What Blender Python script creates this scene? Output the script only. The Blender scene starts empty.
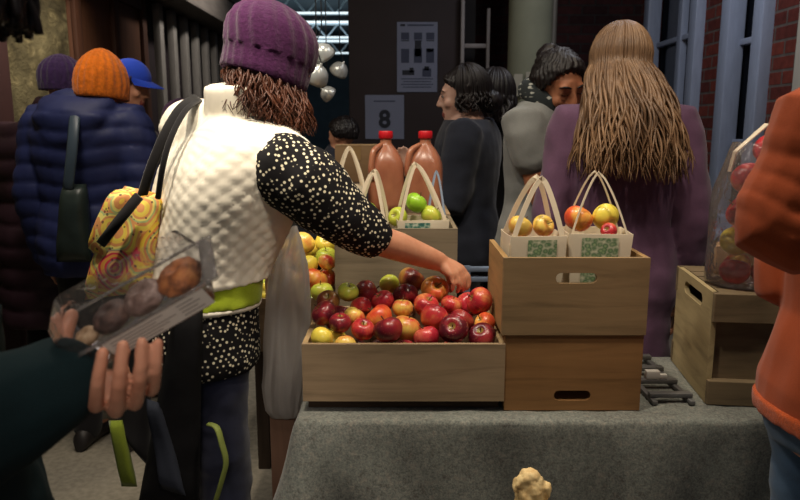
import bpy, bmesh, math, random
import numpy as np
from mathutils import Vector, Matrix, noise
V = Vector
random.seed(7)
scene = bpy.context.scene
COL = scene.collection

# ------------------------------------------------------------------ camera
FPX, PITCH, CAMZ = 700.0, math.atan(125/700.0), 1.45
SP, CP = math.sin(PITCH), math.cos(PITCH)
cd = bpy.data.cameras.new('camera'); cam = bpy.data.objects.new('camera', cd); COL.objects.link(cam)
cam.location = (0, 0, CAMZ); cam.rotation_euler = (math.pi/2-PITCH, 0, 0)
cd.sensor_width = 36; cd.lens = FPX/800*36; cd.clip_end = 200
cd.dof.use_dof = True; cd.dof.focus_distance = 1.85; cd.dof.aperture_fstop = 5.6
scene.camera = cam

def ray(px, py):
    u, v = (px-400)/FPX, (250-py)/FPX
    return V((u, CP+v*SP, -SP+v*CP))
def at(px, py, Y):
    d = ray(px, py); return V((0, 0, CAMZ)) + d*(Y/d.y)
def atz(px, py, z):
    d = ray(px, py); return V((0, 0, CAMZ)) + d*((z-CAMZ)/d.z)

# ------------------------------------------------------------------ objects
def wloc(o):
    l = V((0, 0, 0))
    while o is not None:
        l += V(o.location); o = o.parent
    return l
def set_smooth(me, angle=None):
    for p in me.polygons: p.use_smooth = True
    if angle is not None:
        me.set_sharp_from_angle(angle=math.radians(angle))
def link_mesh(name, me, mats, parent=None, smooth=True, angle=None, loc=None):
    """me in world coordinates; shifted into the parent's (or loc's) frame."""
    me.name = name
    off = wloc(parent) if parent is not None else (V(loc) if loc is not None else V((0, 0, 0)))
    if off.length > 0: me.transform(Matrix.Translation(-off))
    if not isinstance(mats, (list, tuple)): mats = [mats]
    for m in mats: me.materials.append(m)
    if smooth: set_smooth(me, angle)
    o = bpy.data.objects.new(name, me); COL.objects.link(o)
    if parent is not None: o.parent = parent
    elif loc is not None: o.location = loc
    return o
def obj(name, bm, mats, parent=None, smooth=True, angle=40, loc=None):
    bmesh.ops.recalc_face_normals(bm, faces=bm.faces)
    me = bpy.data.meshes.new(name); bm.to_mesh(me); bm.free()
    return link_mesh(name, me, mats, parent, smooth, angle, loc)
def tag(o, label=None, cat=None, group=None, kind=None):
    if label: o['label'] = label
    if cat: o['category'] = cat
    if group: o['group'] = group
    if kind: o['kind'] = kind
    return o
def thing(name, label, cat, loc, group=None):
    o = bpy.data.objects.new(name, None); COL.objects.link(o); o.location = loc
    o.empty_display_size = .05
    return tag(o, label, cat, group)
def struct(name, bm, m, parent=None, **k):
    o = obj(name, bm, m, parent, **k)
    if parent is None: o['kind'] = 'structure'
    return o
def dup(root, loc, rotz=None, label=None, group=None, mat=None):
    r = root.copy(); COL.objects.link(r); r.location = loc
    if rotz is not None: r.rotation_euler = (0, 0, rotz)
    if label: r['label'] = label
    if group: r['group'] = group
    for ch in list(root.children):
        c = ch.copy(); COL.objects.link(c); c.parent = r
        for g in list(ch.children):
            d = g.copy(); COL.objects.link(d); d.parent = c
    return r

# ------------------------------------------------------------------ mesh building
def NB(): return bmesh.new()
def box(bm, c, size, M=None, bevel=0.0, mi=0):
    T = Matrix.Translation(V(c)) @ (M.to_4x4() if M is not None else Matrix.Identity(4)) @ Matrix.Diagonal((size[0], size[1], size[2], 1))
    r = bmesh.ops.create_cube(bm, size=1.0, matrix=T)
    fs = list({f for v in r['verts'] for f in v.link_faces})
    for f in fs: f.material_index = mi
    if bevel > 0:
        es = list({e for v in r['verts'] for e in v.link_edges})
        bmesh.ops.bevel(bm, geom=es, offset=bevel, segments=2, affect='EDGES', profile=.5)
def loft(bm, rings, cap=True, mi=0, closed=True):
    vs = [[bm.verts.new(p) for p in r] for r in rings]
    n = len(rings[0]); fs = []
    for a, b in zip(vs[:-1], vs[1:]):
        for i in range(n if closed else n-1):
            j = (i+1) % n
            fs.append(bm.faces.new((a[i], a[j], b[j], b[i])))
    if cap and closed:
        fs.append(bm.faces.new(list(reversed(vs[0])))); fs.append(bm.faces.new(vs[-1]))
    for f in fs: f.material_index = mi
    return vs
def smooth_path(pts, rad, sub=3):
    """Catmull-Rom through pts (radii interpolated likewise)."""
    P = [V(p) for p in pts]; n = len(P); out, ro = [], []
    R = [(r, r) if not isinstance(r, (tuple, list)) else tuple(r) for r in rad]
    for i in range(n-1):
        p0, p1, p2, p3 = P[max(i-1, 0)], P[i], P[i+1], P[min(i+2, n-1)]
        for k in range(sub):
            t = k/sub
            out.append(.5*((2*p1)+(p2-p0)*t+(2*p0-5*p1+4*p2-p3)*t*t+(3*p1-p0-3*p2+p3)*t*t*t))
            ro.append(tuple(R[i][q]*(1-t)+R[i+1][q]*t for q in (0, 1)))
    out.append(P[-1]); ro.append(R[-1])
    return out, ro
def tube(bm, pts, rad, seg=12, side=None, sub=1, round_ends=True, mi=0, cap=True):
    if not isinstance(rad, (list, tuple)): rad = [rad]*len(pts)
    if sub > 1: pts, rad = smooth_path(pts, rad, sub)
    P = [V(p) for p in pts]; R = [(r, r) if not isinstance(r, (tuple, list)) else tuple(r) for r in rad]
    n = len(P)
    T = [((P[min(i+1, n-1)]-P[max(i-1, 0)]).normalized()) for i in range(n)]
    s = V(side) if side is not None else (V((0, 0, 1)) if abs(T[0].z) < .9 else V((1, 0, 0)))
    rings = []
    def ring(c, t, s, a, b):
        w = t.cross(s)
        return [c+s*(a*math.cos(2*math.pi*k/seg))+w*(b*math.sin(2*math.pi*k/seg)) for k in range(seg)]
    first = True
    for i in range(n):
        t = T[i]; s = (s-t*s.dot(t)); s.normalize()
        a, b = R[i]
        if i == 0 and round_ends:
            m = min(a, b)
            rings.append(ring(P[i]-t*m*.85, t, s, a*.35, b*.35)); rings.append(ring(P[i]-t*m*.5, t, s, a*.8, b*.8))
        rings.append(ring(P[i], t, s, a, b))
        if i == n-1 and round_ends:
            m = min(a, b)
            rings.append(ring(P[i]+t*m*.5, t, s, a*.8, b*.8)); rings.append(ring(P[i]+t*m*.85, t, s, a*.35, b*.35))
    loft(bm, rings, mi=mi, cap=cap)
def ball(bm, c, r, M=None, seg=16, mi=0):
    if not isinstance(r, (tuple, list)): r = (r, r, r)
    T = Matrix.Translation(V(c)) @ (M.to_4x4() if M is not None else Matrix.Identity(4)) @ Matrix.Diagonal((r[0], r[1], r[2], 1))
    q = bmesh.ops.create_uvsphere(bm, u_segments=seg, v_segments=max(6, seg*2//3), radius=1, matrix=T)
    for f in {f for v in q['verts'] for f in v.link_faces}: f.material_index = mi
def lathe(bm, prof, c=(0, 0, 0), seg=24, M=None, mi=0, cap=True, mod=None):
    c = V(c); rings = []
    for k, (r, z) in enumerate(prof):
        ring = []
        for i in range(seg):
            a = 2*math.pi*i/seg
            rr = r*(mod(a, k, z) if mod else 1)
            p = V((rr*math.cos(a), rr*math.sin(a), z))
            ring.append(c + (M @ p if M is not None else p))
        rings.append(ring)
    loft(bm, rings, mi=mi, cap=cap)
def strip(bm, pts, width_dir, w, t=.002, mi=0):
    """flat ribbon through pts: width w along width_dir, thickness t"""
    P = [V(p) for p in pts]; n = len(P); rings = []
    for i in range(n):
        T = (P[min(i+1, n-1)]-P[max(i-1, 0)]).normalized()
        wd = V(width_dir[i]) if isinstance(width_dir, list) else V(width_dir)
        wd = (wd-T*wd.dot(T)).normalized(); nn = T.cross(wd)
        ww = w[i] if isinstance(w, list) else w
        rings.append([P[i]+wd*ww/2+nn*t/2, P[i]-wd*ww/2+nn*t/2, P[i]-wd*ww/2-nn*t/2, P[i]+wd*ww/2-nn*t/2])
    loft(bm, rings, mi=mi)
def fuse(bm, voxel, smooth=4, factor=.5):
    bmesh.ops.recalc_face_normals(bm, faces=bm.faces)
    me = bpy.data.meshes.new('t'); bm.to_mesh(me); bm.free()
    o = bpy.data.objects.new('t', me); COL.objects.link(o)
    m = o.modifiers.new('r', 'REMESH'); m.mode = 'VOXEL'; m.voxel_size = voxel
    if smooth:
        s = o.modifiers.new('s', 'SMOOTH'); s.iterations = smooth; s.factor = factor
    dg = bpy.context.evaluated_depsgraph_get(); dg.update()
    out = bpy.data.meshes.new_from_object(o.evaluated_get(dg))
    bpy.data.objects.remove(o); bpy.data.meshes.remove(me)
    return out
def displace(me, fn):
    """move each vertex along its normal by fn(co, normal)"""
    n = len(me.vertices); co = np.empty(n*3); me.vertices.foreach_get('co', co); co = co.reshape(n, 3)
    no = np.empty(n*3); me.vertices.foreach_get('normal', no); no = no.reshape(n, 3)
    d = fn(co, no)
    co = co+no*d[:, None]
    me.vertices.foreach_set('co', co.ravel()); me.update()
def nz(co, scale, seed=0.0):
    return np.array([noise.noise(V((c[0]*scale+seed, c[1]*scale-seed, c[2]*scale+2*seed))) for c in co])

# ------------------------------------------------------------------ materials
def lin(c):
    c = c/255.0
    return c/12.92 if c <= .04045 else ((c+.055)/1.055)**2.4
def C(r, g, b): return (lin(r), lin(g), lin(b), 1)
def sc(c, k): return (min(c[0]*k, 1), min(c[1]*k, 1), min(c[2]*k, 1), 1)
class NT:
    def __init__(s, name):
        s.m = bpy.data.materials.new(name); s.m.use_nodes = True
        s.t = s.m.node_tree; s.n = s.t.nodes; s.l = s.t.links
        s.b = s.n['Principled BSDF']; s.out = s.n['Material Output']
    def add(s, t, **k):
        n = s.n.new(t)
        for a, v in k.items(): setattr(n, a, v)
        return n
    def link(s, a, b): s.l.new(a, b)
    def coords(s, scale=(1, 1, 1), kind='Object', rnd=False):
        tc = s.add('ShaderNodeTexCoord'); mp = s.add('ShaderNodeMapping'); mp.inputs['Scale'].default_value = scale
        s.link(tc.outputs[kind], mp.inputs['Vector'])
        if rnd:
            oi = s.add('ShaderNodeObjectInfo'); mu = s.add('ShaderNodeMath', operation='MULTIPLY'); mu.inputs[1].default_value = 37.0
            s.link(oi.outputs['Random'], mu.inputs[0]); s.link(mu.outputs[0], mp.inputs['Location'])
        return mp.outputs['Vector']
    def noise(s, vec, scale, detail=4, rough=.55, dist=0):
        n = s.add('ShaderNodeTexNoise'); n.inputs['Scale'].default_value = scale; n.inputs['Detail'].default_value = detail
        n.inputs['Roughness'].default_value = rough; n.inputs['Distortion'].default_value = dist
        s.link(vec, n.inputs['Vector']); return n.outputs['Fac']
    def ramp(s, fac, stops, interp='LINEAR'):
        r = s.add('ShaderNodeValToRGB'); e = r.color_ramp.elements; r.color_ramp.interpolation = interp
        e[0].position, e[0].color = stops[0]; e[1].position, e[1].color = stops[-1]
        for p, c in stops[1:-1]:
            q = e.new(p); q.color = c
        s.link(fac, r.inputs['Fac']); return r.outputs['Color']
    def mix(s, fac, a, b, blend='MIX'):
        m = s.add('ShaderNodeMix', data_type='RGBA', blend_type=blend)
        for v, i in ((fac, 0), (a, 6), (b, 7)):
            if hasattr(v, 'links') or hasattr(v, 'is_linked'): s.link(v, m.inputs[i])
            else: m.inputs[i].default_value = v
        return m.outputs[2]
    def math(s, op, a, b=None, clamp=False):
        m = s.add('ShaderNodeMath', operation=op); m.use_clamp = clamp
        for v, i in ((a, 0), (b, 1)):
            if v is None: continue
            if hasattr(v, 'is_linked'): s.link(v, m.inputs[i])
            else: m.inputs[i].default_value = v
        return m.outputs[0]
    def color(s, c):
        if hasattr(c, 'is_linked'): s.link(c, s.b.inputs['Base Color'])
        else: s.b.inputs['Base Color'].default_value = c
    def bump(s, h, strength=.3, dist=.01):
        b = s.add('ShaderNodeBump'); b.inputs['Strength'].default_value = strength; b.inputs['Distance'].default_value = dist
        s.link(h, b.inputs['Height']); s.link(b.outputs['Normal'], s.b.inputs['Normal'])
    def set(s, rough=None, metal=None, spec=None, **k):
        if rough is not None: s.b.inputs['Roughness'].default_value = rough
        if metal is not None: s.b.inputs['Metallic'].default_value = metal
        if spec is not None: s.b.inputs['Specular IOR Level'].default_value = spec
        for a, v in k.items(): s.b.inputs[a.replace('_', ' ')].default_value = v
def plain(name, c, rough=.6, var=.18, scale=18, stretch=(1, 1, 1), bump=.15, metal=0, spec=.4, bdist=.004, sheen=0, rnd=False):
    t = NT(name); v = t.coords(stretch, rnd=rnd); f = t.noise(v, scale)
    t.color(t.ramp(f, [(.25, sc(c, 1-var)), (.75, sc(c, 1+var))])); t.set(rough, metal, spec)
    if sheen: t.set(Sheen_Weight=sheen)
    if bump: t.bump(f, bump, bdist)
    return t.m
def wood(name, c, axis=0, dark=.46, scale=6, rough=.65):
    t = NT(name); st = [14, 14, 14]; st[axis] = 1.1
    v = t.coords(tuple(st), rnd=True); f = t.noise(v, scale*.35, 6, .6, .6); g = t.noise(t.coords((3, 3, 3), rnd=True), 1.6, 3)
    col = t.ramp(f, [(.3, sc(c, dark)), (.5, c), (.72, sc(c, 1.25))])
    col = t.mix(.4, col, t.ramp(g, [(.3, sc(c, .7)), (.7, sc(c, 1.15))]))
    t.color(col); t.set(rough, spec=.25); t.bump(f, .25, .003); return t.m
def fabric(name, c, var=.22, weave=420, rough=.9, bump=.25, big=7, sheen=.15):
    t = NT(name); f = t.noise(t.coords(), weave, 2); g = t.noise(t.coords(), big, 4)
    a = t.ramp(g, [(.3, sc(c, 1-var)), (.7, sc(c, 1+var))])
    t.color(t.mix(.35, a, t.ramp(f, [(.3, sc(c, .7)), (.7, sc(c, 1.25))]))); t.set(rough, spec=.2, Sheen_Weight=sheen); t.bump(g, bump, .02)
    return t.m
def clear_plastic(name, tint=(.97, .97, .97, 1), gloss=.25, milk=0.0, bump=.5, bs=30):
    """thin clear film: see-through with a glossy fresnel surface and an optional milky share"""
    t = NT(name); t.n.remove(t.b)
    tr = t.add('ShaderNodeBsdfTransparent'); tr.inputs['Color'].default_value = tint
    gl = t.add('ShaderNodeBsdfGlossy'); gl.inputs['Roughness'].default_value = .12
    df = t.add('ShaderNodeBsdfDiffuse'); df.inputs['Color'].default_value = (.8, .78, .76, 1)
    tl = t.add('ShaderNodeBsdfTranslucent'); tl.inputs['Color'].default_value = (.8, .76, .74, 1)
    f = t.noise(t.coords(), bs, 3); b = t.add('ShaderNodeBump'); b.inputs['Strength'].default_value = bump; b.inputs['Distance'].default_value = .01
    t.link(f, b.inputs['Height'])
    for n in (gl, df): t.link(b.outputs['Normal'], n.inputs['Normal'])
    fr = t.add('ShaderNodeLayerWeight'); fr.inputs['Blend'].default_value = gloss; t.link(b.outputs['Normal'], fr.inputs['Normal'])
    a = t.add('ShaderNodeMixShader'); t.link(fr.outputs['Fresnel'], a.inputs[0]); t.link(tr.outputs[0], a.inputs[1]); t.link(gl.outputs[0], a.inputs[2])
    last = a
    if milk > 0:
        ad = t.add('ShaderNodeMixShader'); ad.inputs[0].default_value = .5; t.link(df.outputs[0], ad.inputs[1]); t.link(tl.outputs[0], ad.inputs[2])
        q = t.add('ShaderNodeMixShader'); q.inputs[0].default_value = milk; t.link(a.outputs[0], q.inputs[1]); t.link(ad.outputs[0], q.inputs[2]); last = q
    t.link(last.outputs[0], t.out.inputs['Surface']); return t.m
def emit(name, c, s):
    t = NT(name); t.color((.02, .02, .02, 1)); t.b.inputs['Emission Color'].default_value = c; t.b.inputs['Emission Strength'].default_value = s
    return t.m
# ------------------------------------------------------------------ people
M_LIP = plain('lips', C(150, 82, 74), .45, .1, 40, bump=.05)
M_EYE = plain('eye_white', C(150, 142, 136), .2, .02, 5, bump=0)
M_IRIS = plain('eye_iris', C(38, 24, 18), .2, .05, 5, bump=0)
def skin(name, c):
    t = NT(name); f = t.noise(t.coords(), 26, 4); g = t.noise(t.coords(), 420, 2)
    t.color(t.ramp(f, [(.3, (c[0]*.9, c[1]*.8, c[2]*.76, 1)), (.7, sc(c, 1.1))])); t.set(.5, spec=.35); t.b.inputs['Subsurface Weight'].default_value = .06
    t.b.inputs['Subsurface Radius'].default_value = (.012, .005, .003); t.bump(g, .12, .001); return t.m

TORSO = [(.80, .150, .112), (.86, .168, .125), (.93, .168, .125), (1.00, .158, .115), (1.08, .135, .100), (1.18, .142, .106),
         (1.27, .158, .115), (1.34, .168, .112), (1.40, .160, .095), (1.44, .120, .075), (1.47, .070, .062)]
class Fig:
    """a figure's joints in world space. face: degrees, 0 looks to +Y, 90 to +X."""
    def __init__(s, name, label, base, face, k=1.0, lean=(0, 0, 0), head=None, yaw=None, pitch=0, roll=0, w=1.0, elbows=None, wrists=None, shoulders=None, feet=None, group=None):
        s.k, s.w = k, w; s.base = V((base[0], base[1], 0)); a = math.radians(face)
        s.f = V((math.sin(a), math.cos(a), 0)); s.r = V((math.cos(a), -math.sin(a), 0)); s.lean = V(lean)
        s.root = thing('person', label, 'person', s.base, group)
        s.sh, s.el, s.wr = {}, {}, {}
        for sd, q in (('l', -1), ('r', 1)):
            d = s.at_z(1.385)+s.r*(.175*q*k*w)
            s.sh[sd] = V(shoulders[sd]) if shoulders and sd in shoulders else d
            s.el[sd] = V(elbows[sd]) if elbows and sd in elbows else s.sh[sd]+s.r*(.05*q*k)-V((0, 0, .285*k))-s.f*.03*k
            s.wr[sd] = V(wrists[sd]) if wrists and sd in wrists else s.el[sd]+s.f*.05*k-V((0, 0, .25*k))+s.r*(-.01*q*k)
        s.hc = V(head) if head is not None else s.at_z(1.60)+s.f*.02*k+s.lean*.12
        y = math.radians(face if yaw is None else yaw); p = math.radians(pitch)
        s.HM = Matrix.Rotation(-y, 3, 'Z') @ Matrix.Rotation(p, 3, 'X') @ Matrix.Rotation(math.radians(roll), 3, 'Y')
        s.feet = feet
    def at_z(s, z):
        t = max(0, (z-.93)/.45); return s.base+s.lean*t+V((0, 0, z*s.k))
    def hp(s, x, y, z): return s.hc+s.HM @ (V((x, y, z))*s.k)
    def torso_rings(s, infl=0, z0=.80, z1=1.47, n=24, flare=0, dep=0, zs=None):
        out = []
        zz = [t[0] for t in TORSO]; zl = sorted(set([z0, z1]+[z for z in zz if z0 < z < z1]))
        for z in zl:
            hw = np.interp(z, zz, [t[1] for t in TORSO]); hd = np.interp(z, zz, [t[2] for t in TORSO])
            i = infl(z) if callable(infl) else infl
            fl = flare*max(0, 1.05-z)
            a, b = (hw*s.w+i+fl)*s.k, (hd*s.w+i+dep+fl)*s.k
            c = s.at_z(z)
            ring = []
            for q in range(n):
                t = 2*math.pi*q/n; ct, st = math.cos(t), math.sin(t)
                e = .82
                ring.append(c+s.r*(a*math.copysign(abs(ct)**e, ct))+s.f*(b*math.copysign(abs(st)**e, st)))
            out.append(ring)
        return out
    def limb(s, bm, pts, rad, seg=14, sub=3): tube(bm, pts, [r*s.k for r in rad], seg, sub=sub)
    def legs_joints(s, q):
        hip = s.base+s.r*(.09*q*s.k*s.w)+V((0, 0, .86*s.k))
        an = (V(s.feet[q]) if s.feet else s.base+s.r*(.10*q*s.k))+V((0, 0, .09*s.k))
        kn = (hip+an)/2+s.f*.025*s.k
        return hip, kn, an
    def head_bm(s, bm):
        def B(c, r): ball(bm, s.hp(*c), tuple(q*s.k for q in r), s.HM, 18)
        B((0, -.012, .025), (.074, .094, .090))
        rings = []
        for z, hw, cy, hd in [(-.112, .020, .062, .018), (-.098, .036, .052, .036), (-.07, .050, .036, .053), (-.03, .060, .022, .068), (.01, .065, .016, .073), (.05, .066, .01, .075)]:
            rings.append([s.hp(hw*math.cos(2*math.pi*q/20), cy+hd*math.sin(2*math.pi*q/20), z) for q in range(20)])
        loft(bm, rings)
        tube(bm, [s.hp(0, .084, .028), s.hp(0, .098, .0), s.hp(0, .107, -.024)], [.007*s.k, .0085*s.k, .0115*s.k], 10)
        for q in (-1, 1):
            B((.011*q, .094, -.027), (.008, .010, .007)); B((.028*q, .080, .031), (.024, .012, .0075)); B((.040*q, .062, -.022), (.021, .022, .022))
            B((.031*q, .077, .0115), (.0155, .011, .010))
            B((.075*q, -.008, -.004), (.008, .019, .031)); B((.072*q, 0, -.03), (.007, .01, .012))
        B((0, .086, -.060), (.024, .011, .006)); B((0, .085, -.070), (.021, .011, .0065)); B((0, .078, -.100), (.019, .016, .014))
        tube(bm, [s.at_z(1.40), s.at_z(1.46), s.hp(0, -.02, -.07), s.hp(0, -.015, -.01)], [.065*s.k, .056*s.k, .052*s.k, .052*s.k], 16)
    def body(s, m, voxel=.009, hands=True, extra=None, legs=True, arms=('l', 'r'), smooth=3):
        bm = NB(); loft(bm, s.torso_rings(0)); s.head_bm(bm)
        for sd, q in (('l', -1), ('r', 1)):
            hip, kn, an = s.legs_joints(q)
            s.limb(bm, [hip, hip*.5+kn*.5, kn, kn*.55+an*.45-s.f*.015*s.k, an], [.086, .076, .056, .055, .038])
            tube(bm, [an-s.f*.05*s.k-V((0, 0, .05*s.k)), an+s.f*.06*s.k-V((0, 0, .055*s.k)), an+s.f*.16*s.k-V((0, 0, .065*s.k))], [.034*s.k, .038*s.k, .024*s.k], 10)
            sh, el, wr = s.sh[sd], s.el[sd], s.wr[sd]
            s.limb(bm, [s.at_z(1.36)+s.r*(.09*q*s.k), sh, sh*.5+el*.5, el, el*.6+wr*.4, wr], [.06, .056, .048, .041, .040, .027])
            if extra and sd in extra: extra[sd](bm)
            elif hands: simple_hand(bm, wr, (wr-el).normalized(), s.f, s.k, q)
        me = fuse(bm, voxel*s.k, smooth)
        inv = s.HM.inverted()
        o = link_mesh('body', me, [m, M_LIP], s.root); off = wloc(s.root)
        for p in me.polygons:
            c = inv @ (V(p.center)+off-s.hc)/s.k
            if c.y > .083 and abs(c.x) < .024 and -.079 < c.z < -.053: p.material_index = 1
        return o
    def eyes(s, brow=None, closed=False):
        for q in (-1, 1):
            if closed:
                bm = NB(); tube(bm, [s.hp(.018*q, .0885, .006), s.hp(.031*q, .0895, .0035), s.hp(.045*q, .083, .007)], [.0014*s.k, .0019*s.k, .0015*s.k], 6, sub=4)
                obj('eyelash', bm, M_IRIS, s.root, angle=None)
            else:
                bm = NB(); ball(bm, s.hp(.031*q, .0765, .0105), .0112*s.k, None, 14); ball(bm, s.hp(.031*q, .0838, .0095), .0062*s.k, None, 10, mi=1)
                obj('eye', bm, [M_EYE, M_IRIS], s.root, angle=None)
            if brow:
                bm = NB(); tube(bm, [s.hp(.013*q, .0935, .028), s.hp(.032*q, .0925, .0345), s.hp(.05*q, .078, .03)], [.003*s.k, .0038*s.k, .002*s.k], 6, sub=3)
                obj('eyebrow', bm, brow, s.root, angle=None)
    # ---------------------------------------------------------------- clothes
    def top(s, name, m, infl=.018, z0=.84, sleeve=1.0, sr=(.075, .064, .05), voxel=.011, flare=0, collar=0, disp=None, smooth=3, dep=0, arms=('l', 'r'), z1=1.45, hood=None, extra=None, cuff=None):
        bm = NB(); loft(bm, s.torso_rings(infl, z0, z1, flare=flare, dep=dep))
        for sd, q in (('l', -1), ('r', 1)):
            if sd not in arms: continue
            sh, el, wr = s.sh[sd], s.el[sd], s.wr[sd]
            pts = [s.at_z(1.34)+s.r*(.08*q*s.k), sh, sh*.5+el*.5, el, el*.5+wr*.5, wr]
            rr = [sr[0], sr[0], (sr[0]+sr[1])/2, sr[1], (sr[1]+sr[2])/2, sr[2]]
            if sleeve < 1:   # sleeve is a share of the whole arm
                nn = max(2, int(round(sleeve*6))); pts, rr = pts[:nn], rr[:nn]
            s.limb(bm, pts, rr)
        if collar:
            tube(bm, [s.at_z(1.42), s.at_z(1.46)+(s.hc-s.at_z(1.6))*.3, s.at_z(1.46+collar)+(s.hc-s.at_z(1.6))*.6], [.085*s.k, .078*s.k, .07*s.k], 18, round_ends=False)
        if extra: extra(bm)
        me = fuse(bm, voxel, smooth)
        if disp: displace(me, disp)
        return link_mesh(name, me, m, s.root)
    def trousers(s, m, infl=.012, hem=.04, r=(.095, .07, .058), name='trousers', voxel=.012, top=.98):
        bm = NB(); loft(bm, s.torso_rings(infl, .80, top))
        for q in (-1, 1):
            hip, kn, an = s.legs_joints(q)
            s.limb(bm, [hip+V((0, 0, .02)), hip*.5+kn*.5, kn, kn*.5+an*.5, an+V((0, 0, hem-.06))], [r[0], (r[0]+r[1])/2, r[1], (r[1]+r[2])/2, r[2]])
        me = fuse(bm, voxel, 3); displace(me, lambda c, n: nz(c, 9, 3)*.006+nz(c*np.array([1, 1, 2.4]), 14, 8)*.004)
        return link_mesh(name, me, m, s.root)
    def shoes(s, m):
        for q in (-1, 1):
            hip, kn, an = s.legs_joints(q); bm = NB(); z = V((0, 0, 1))
            a0 = V((an.x, an.y, 0)); rings = []
            for t, hw, h in [(-.085, .02, .05), (-.07, .034, .085), (-.02, .038, .105), (.04, .042, .085), (.10, .048, .058), (.155, .044, .046), (.185, .02, .028)]:
                c = a0+s.f*t*s.k; rings.append([c+s.r*(hw*math.cos(2*math.pi*i/14))*s.k+z*(h*.5+h*.5*math.sin(2*math.pi*i/14))*s.k for i in range(14)])
            loft(bm, rings); obj('shoe', bm, m, s.root, angle=60)
    def cap_hair(s, m, drop=-.02, vol=1.0, name='hair', back=0):
        """short or tied-back hair: a shell over the cranium that leaves the face free"""
        bm = NB(); n = 40; rings = []
        for k in range(15):
            ph = k/14
            ring = []
            for i in range(n):
                a = 2*math.pi*i/n; fw = math.sin(a)         # a=90deg: front
                lim = 2.05 if fw < .1 else 2.05-(fw-.1)*1.25  # how far down the shell goes
                t = ph*lim; wav = 1+.02*math.sin(a*17)+.012*math.sin(a*29+k)
                x = .083*vol*math.sin(t)*math.cos(a)*wav; y = -.014+.104*vol*math.sin(t)*fw*wav; z = .03+.098*vol*math.cos(t)
                ring.append(s.hp(x, y, z-(back*max(0, -fw)*ph)))
            rings.append(ring)
        loft(bm, rings[1:]); me = fuse(bm, .006, 1)
        off = np.array(s.hc)
        displace(me, lambda c, nn: .007*np.sin(np.arctan2(c[:, 1]-off[1], c[:, 0]-off[0])*34+nz(c, 18, 3)*5)*.5+nz(c, 60, 1)*.004+nz(c, 14, 6)*.012)
        return link_mesh(name, me, m, s.root)
    def locks(s, m, n, length, spread=.09, rad=.009, a0=-200, a1=20, seed=1, name='hair', wave=.012, vol=1.0, top=.0, fall=None, seg=6, tip=.4):
        """long hair: many tapering wavy locks from the crown over the skull, then falling. angles: 90 = face"""
        rnd = random.Random(seed); bm = NB()
        for i in range(n):
            a = math.radians(a0+(a1-a0)*(i+rnd.random()*.8)/n); lay = rnd.random()
            L = length*(.8+.3*rnd.random())*s.k; pts, rr = [], []
            vx = (.080+.014*lay)*vol; vy = (.100+.014*lay)*vol; vz = (.100+.014*lay)*vol
            ph0 = .12+.25*rnd.random()
            for k in range(6):
                t = ph0+(1.75-ph0)*k/5
                pts.append(s.hp(vx*math.sin(t)*math.cos(a), -.014+vy*math.sin(t)*math.sin(a), .03+vz*math.cos(t)+top)); rr.append(rad*(.65+.5*k/5)*s.k)
            p = pts[-1]; out = (p-s.hc); out.z = 0; out.normalize(); sdw = out.cross(V((0, 0, 1)))
            w1, w2 = rnd.random()*6, rnd.random()*6; st = 9
            for k in range(1, st+1):
                t = k/st
                o = out*(spread*s.k*(t**.8)*(.4+.9*lay))+V((0, 0, -L*t))+sdw*(wave*math.sin(w1+t*7)*s.k*t**.5)+out*(wave*math.cos(w2+t*6)*s.k*t**.5)
                if fall: o = o+fall(t)
                pts.append(p+o); rr.append(rad*(1.15-(1.15-tip)*t**2)*s.k)
            tube(bm, pts, rr, seg, round_ends=False, sub=2)
        return obj(name, bm, m, s.root, angle=None)
    def beanie(s, m, z0=.0, h=.15, r=(.088, .106), ribs=26, amp=.04, slouch=(0, 0), band=.05, name='knit_hat', tilt=0, swirl=0, bulge=1.0, bm_only=False, prof=None):
        bm = NB(); n = 104; rings = []; prof = prof or [(0, .93), (.0, 1.0), (.12, 1.03), (.3, 1.04*bulge), (.32, 1.04*bulge), (.5, 1.02*bulge), (.68, .9*bulge), (.82, .70*bulge), (.92, .46*bulge), (.98, .2*bulge), (1.0, .05)]
        P = []; 
        for (t0, r0), (t1, r1) in zip(prof[:-1], prof[1:]):
            for q in range(3): P.append((t0+(t1-t0)*q/3, r0+(r1-r0)*q/3))
        P.append(prof[-1]); R = Matrix.Rotation(math.radians(tilt), 3, 'X')
        for t, rr in P:
            ring = []
            for i in range(n):
                a = 2*math.pi*i/n; inb = t*h < band
                mod = 1+amp*(.6 if inb else 1.0)*math.cos(a*ribs*(1.6 if inb else 1)+swirl*t*6) if rr > .15 else 1
                p = V((r[0]*rr*mod*math.cos(a)+slouch[0]*t*t, r[1]*rr*mod*math.sin(a)-.012+slouch[1]*t*t, h*t))
                p = R @ p; p.z += z0; ring.append(s.hp(*p))
            rings.append(ring)
        loft(bm, rings)
        return obj(name, bm, m, s.root, angle=None)

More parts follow.
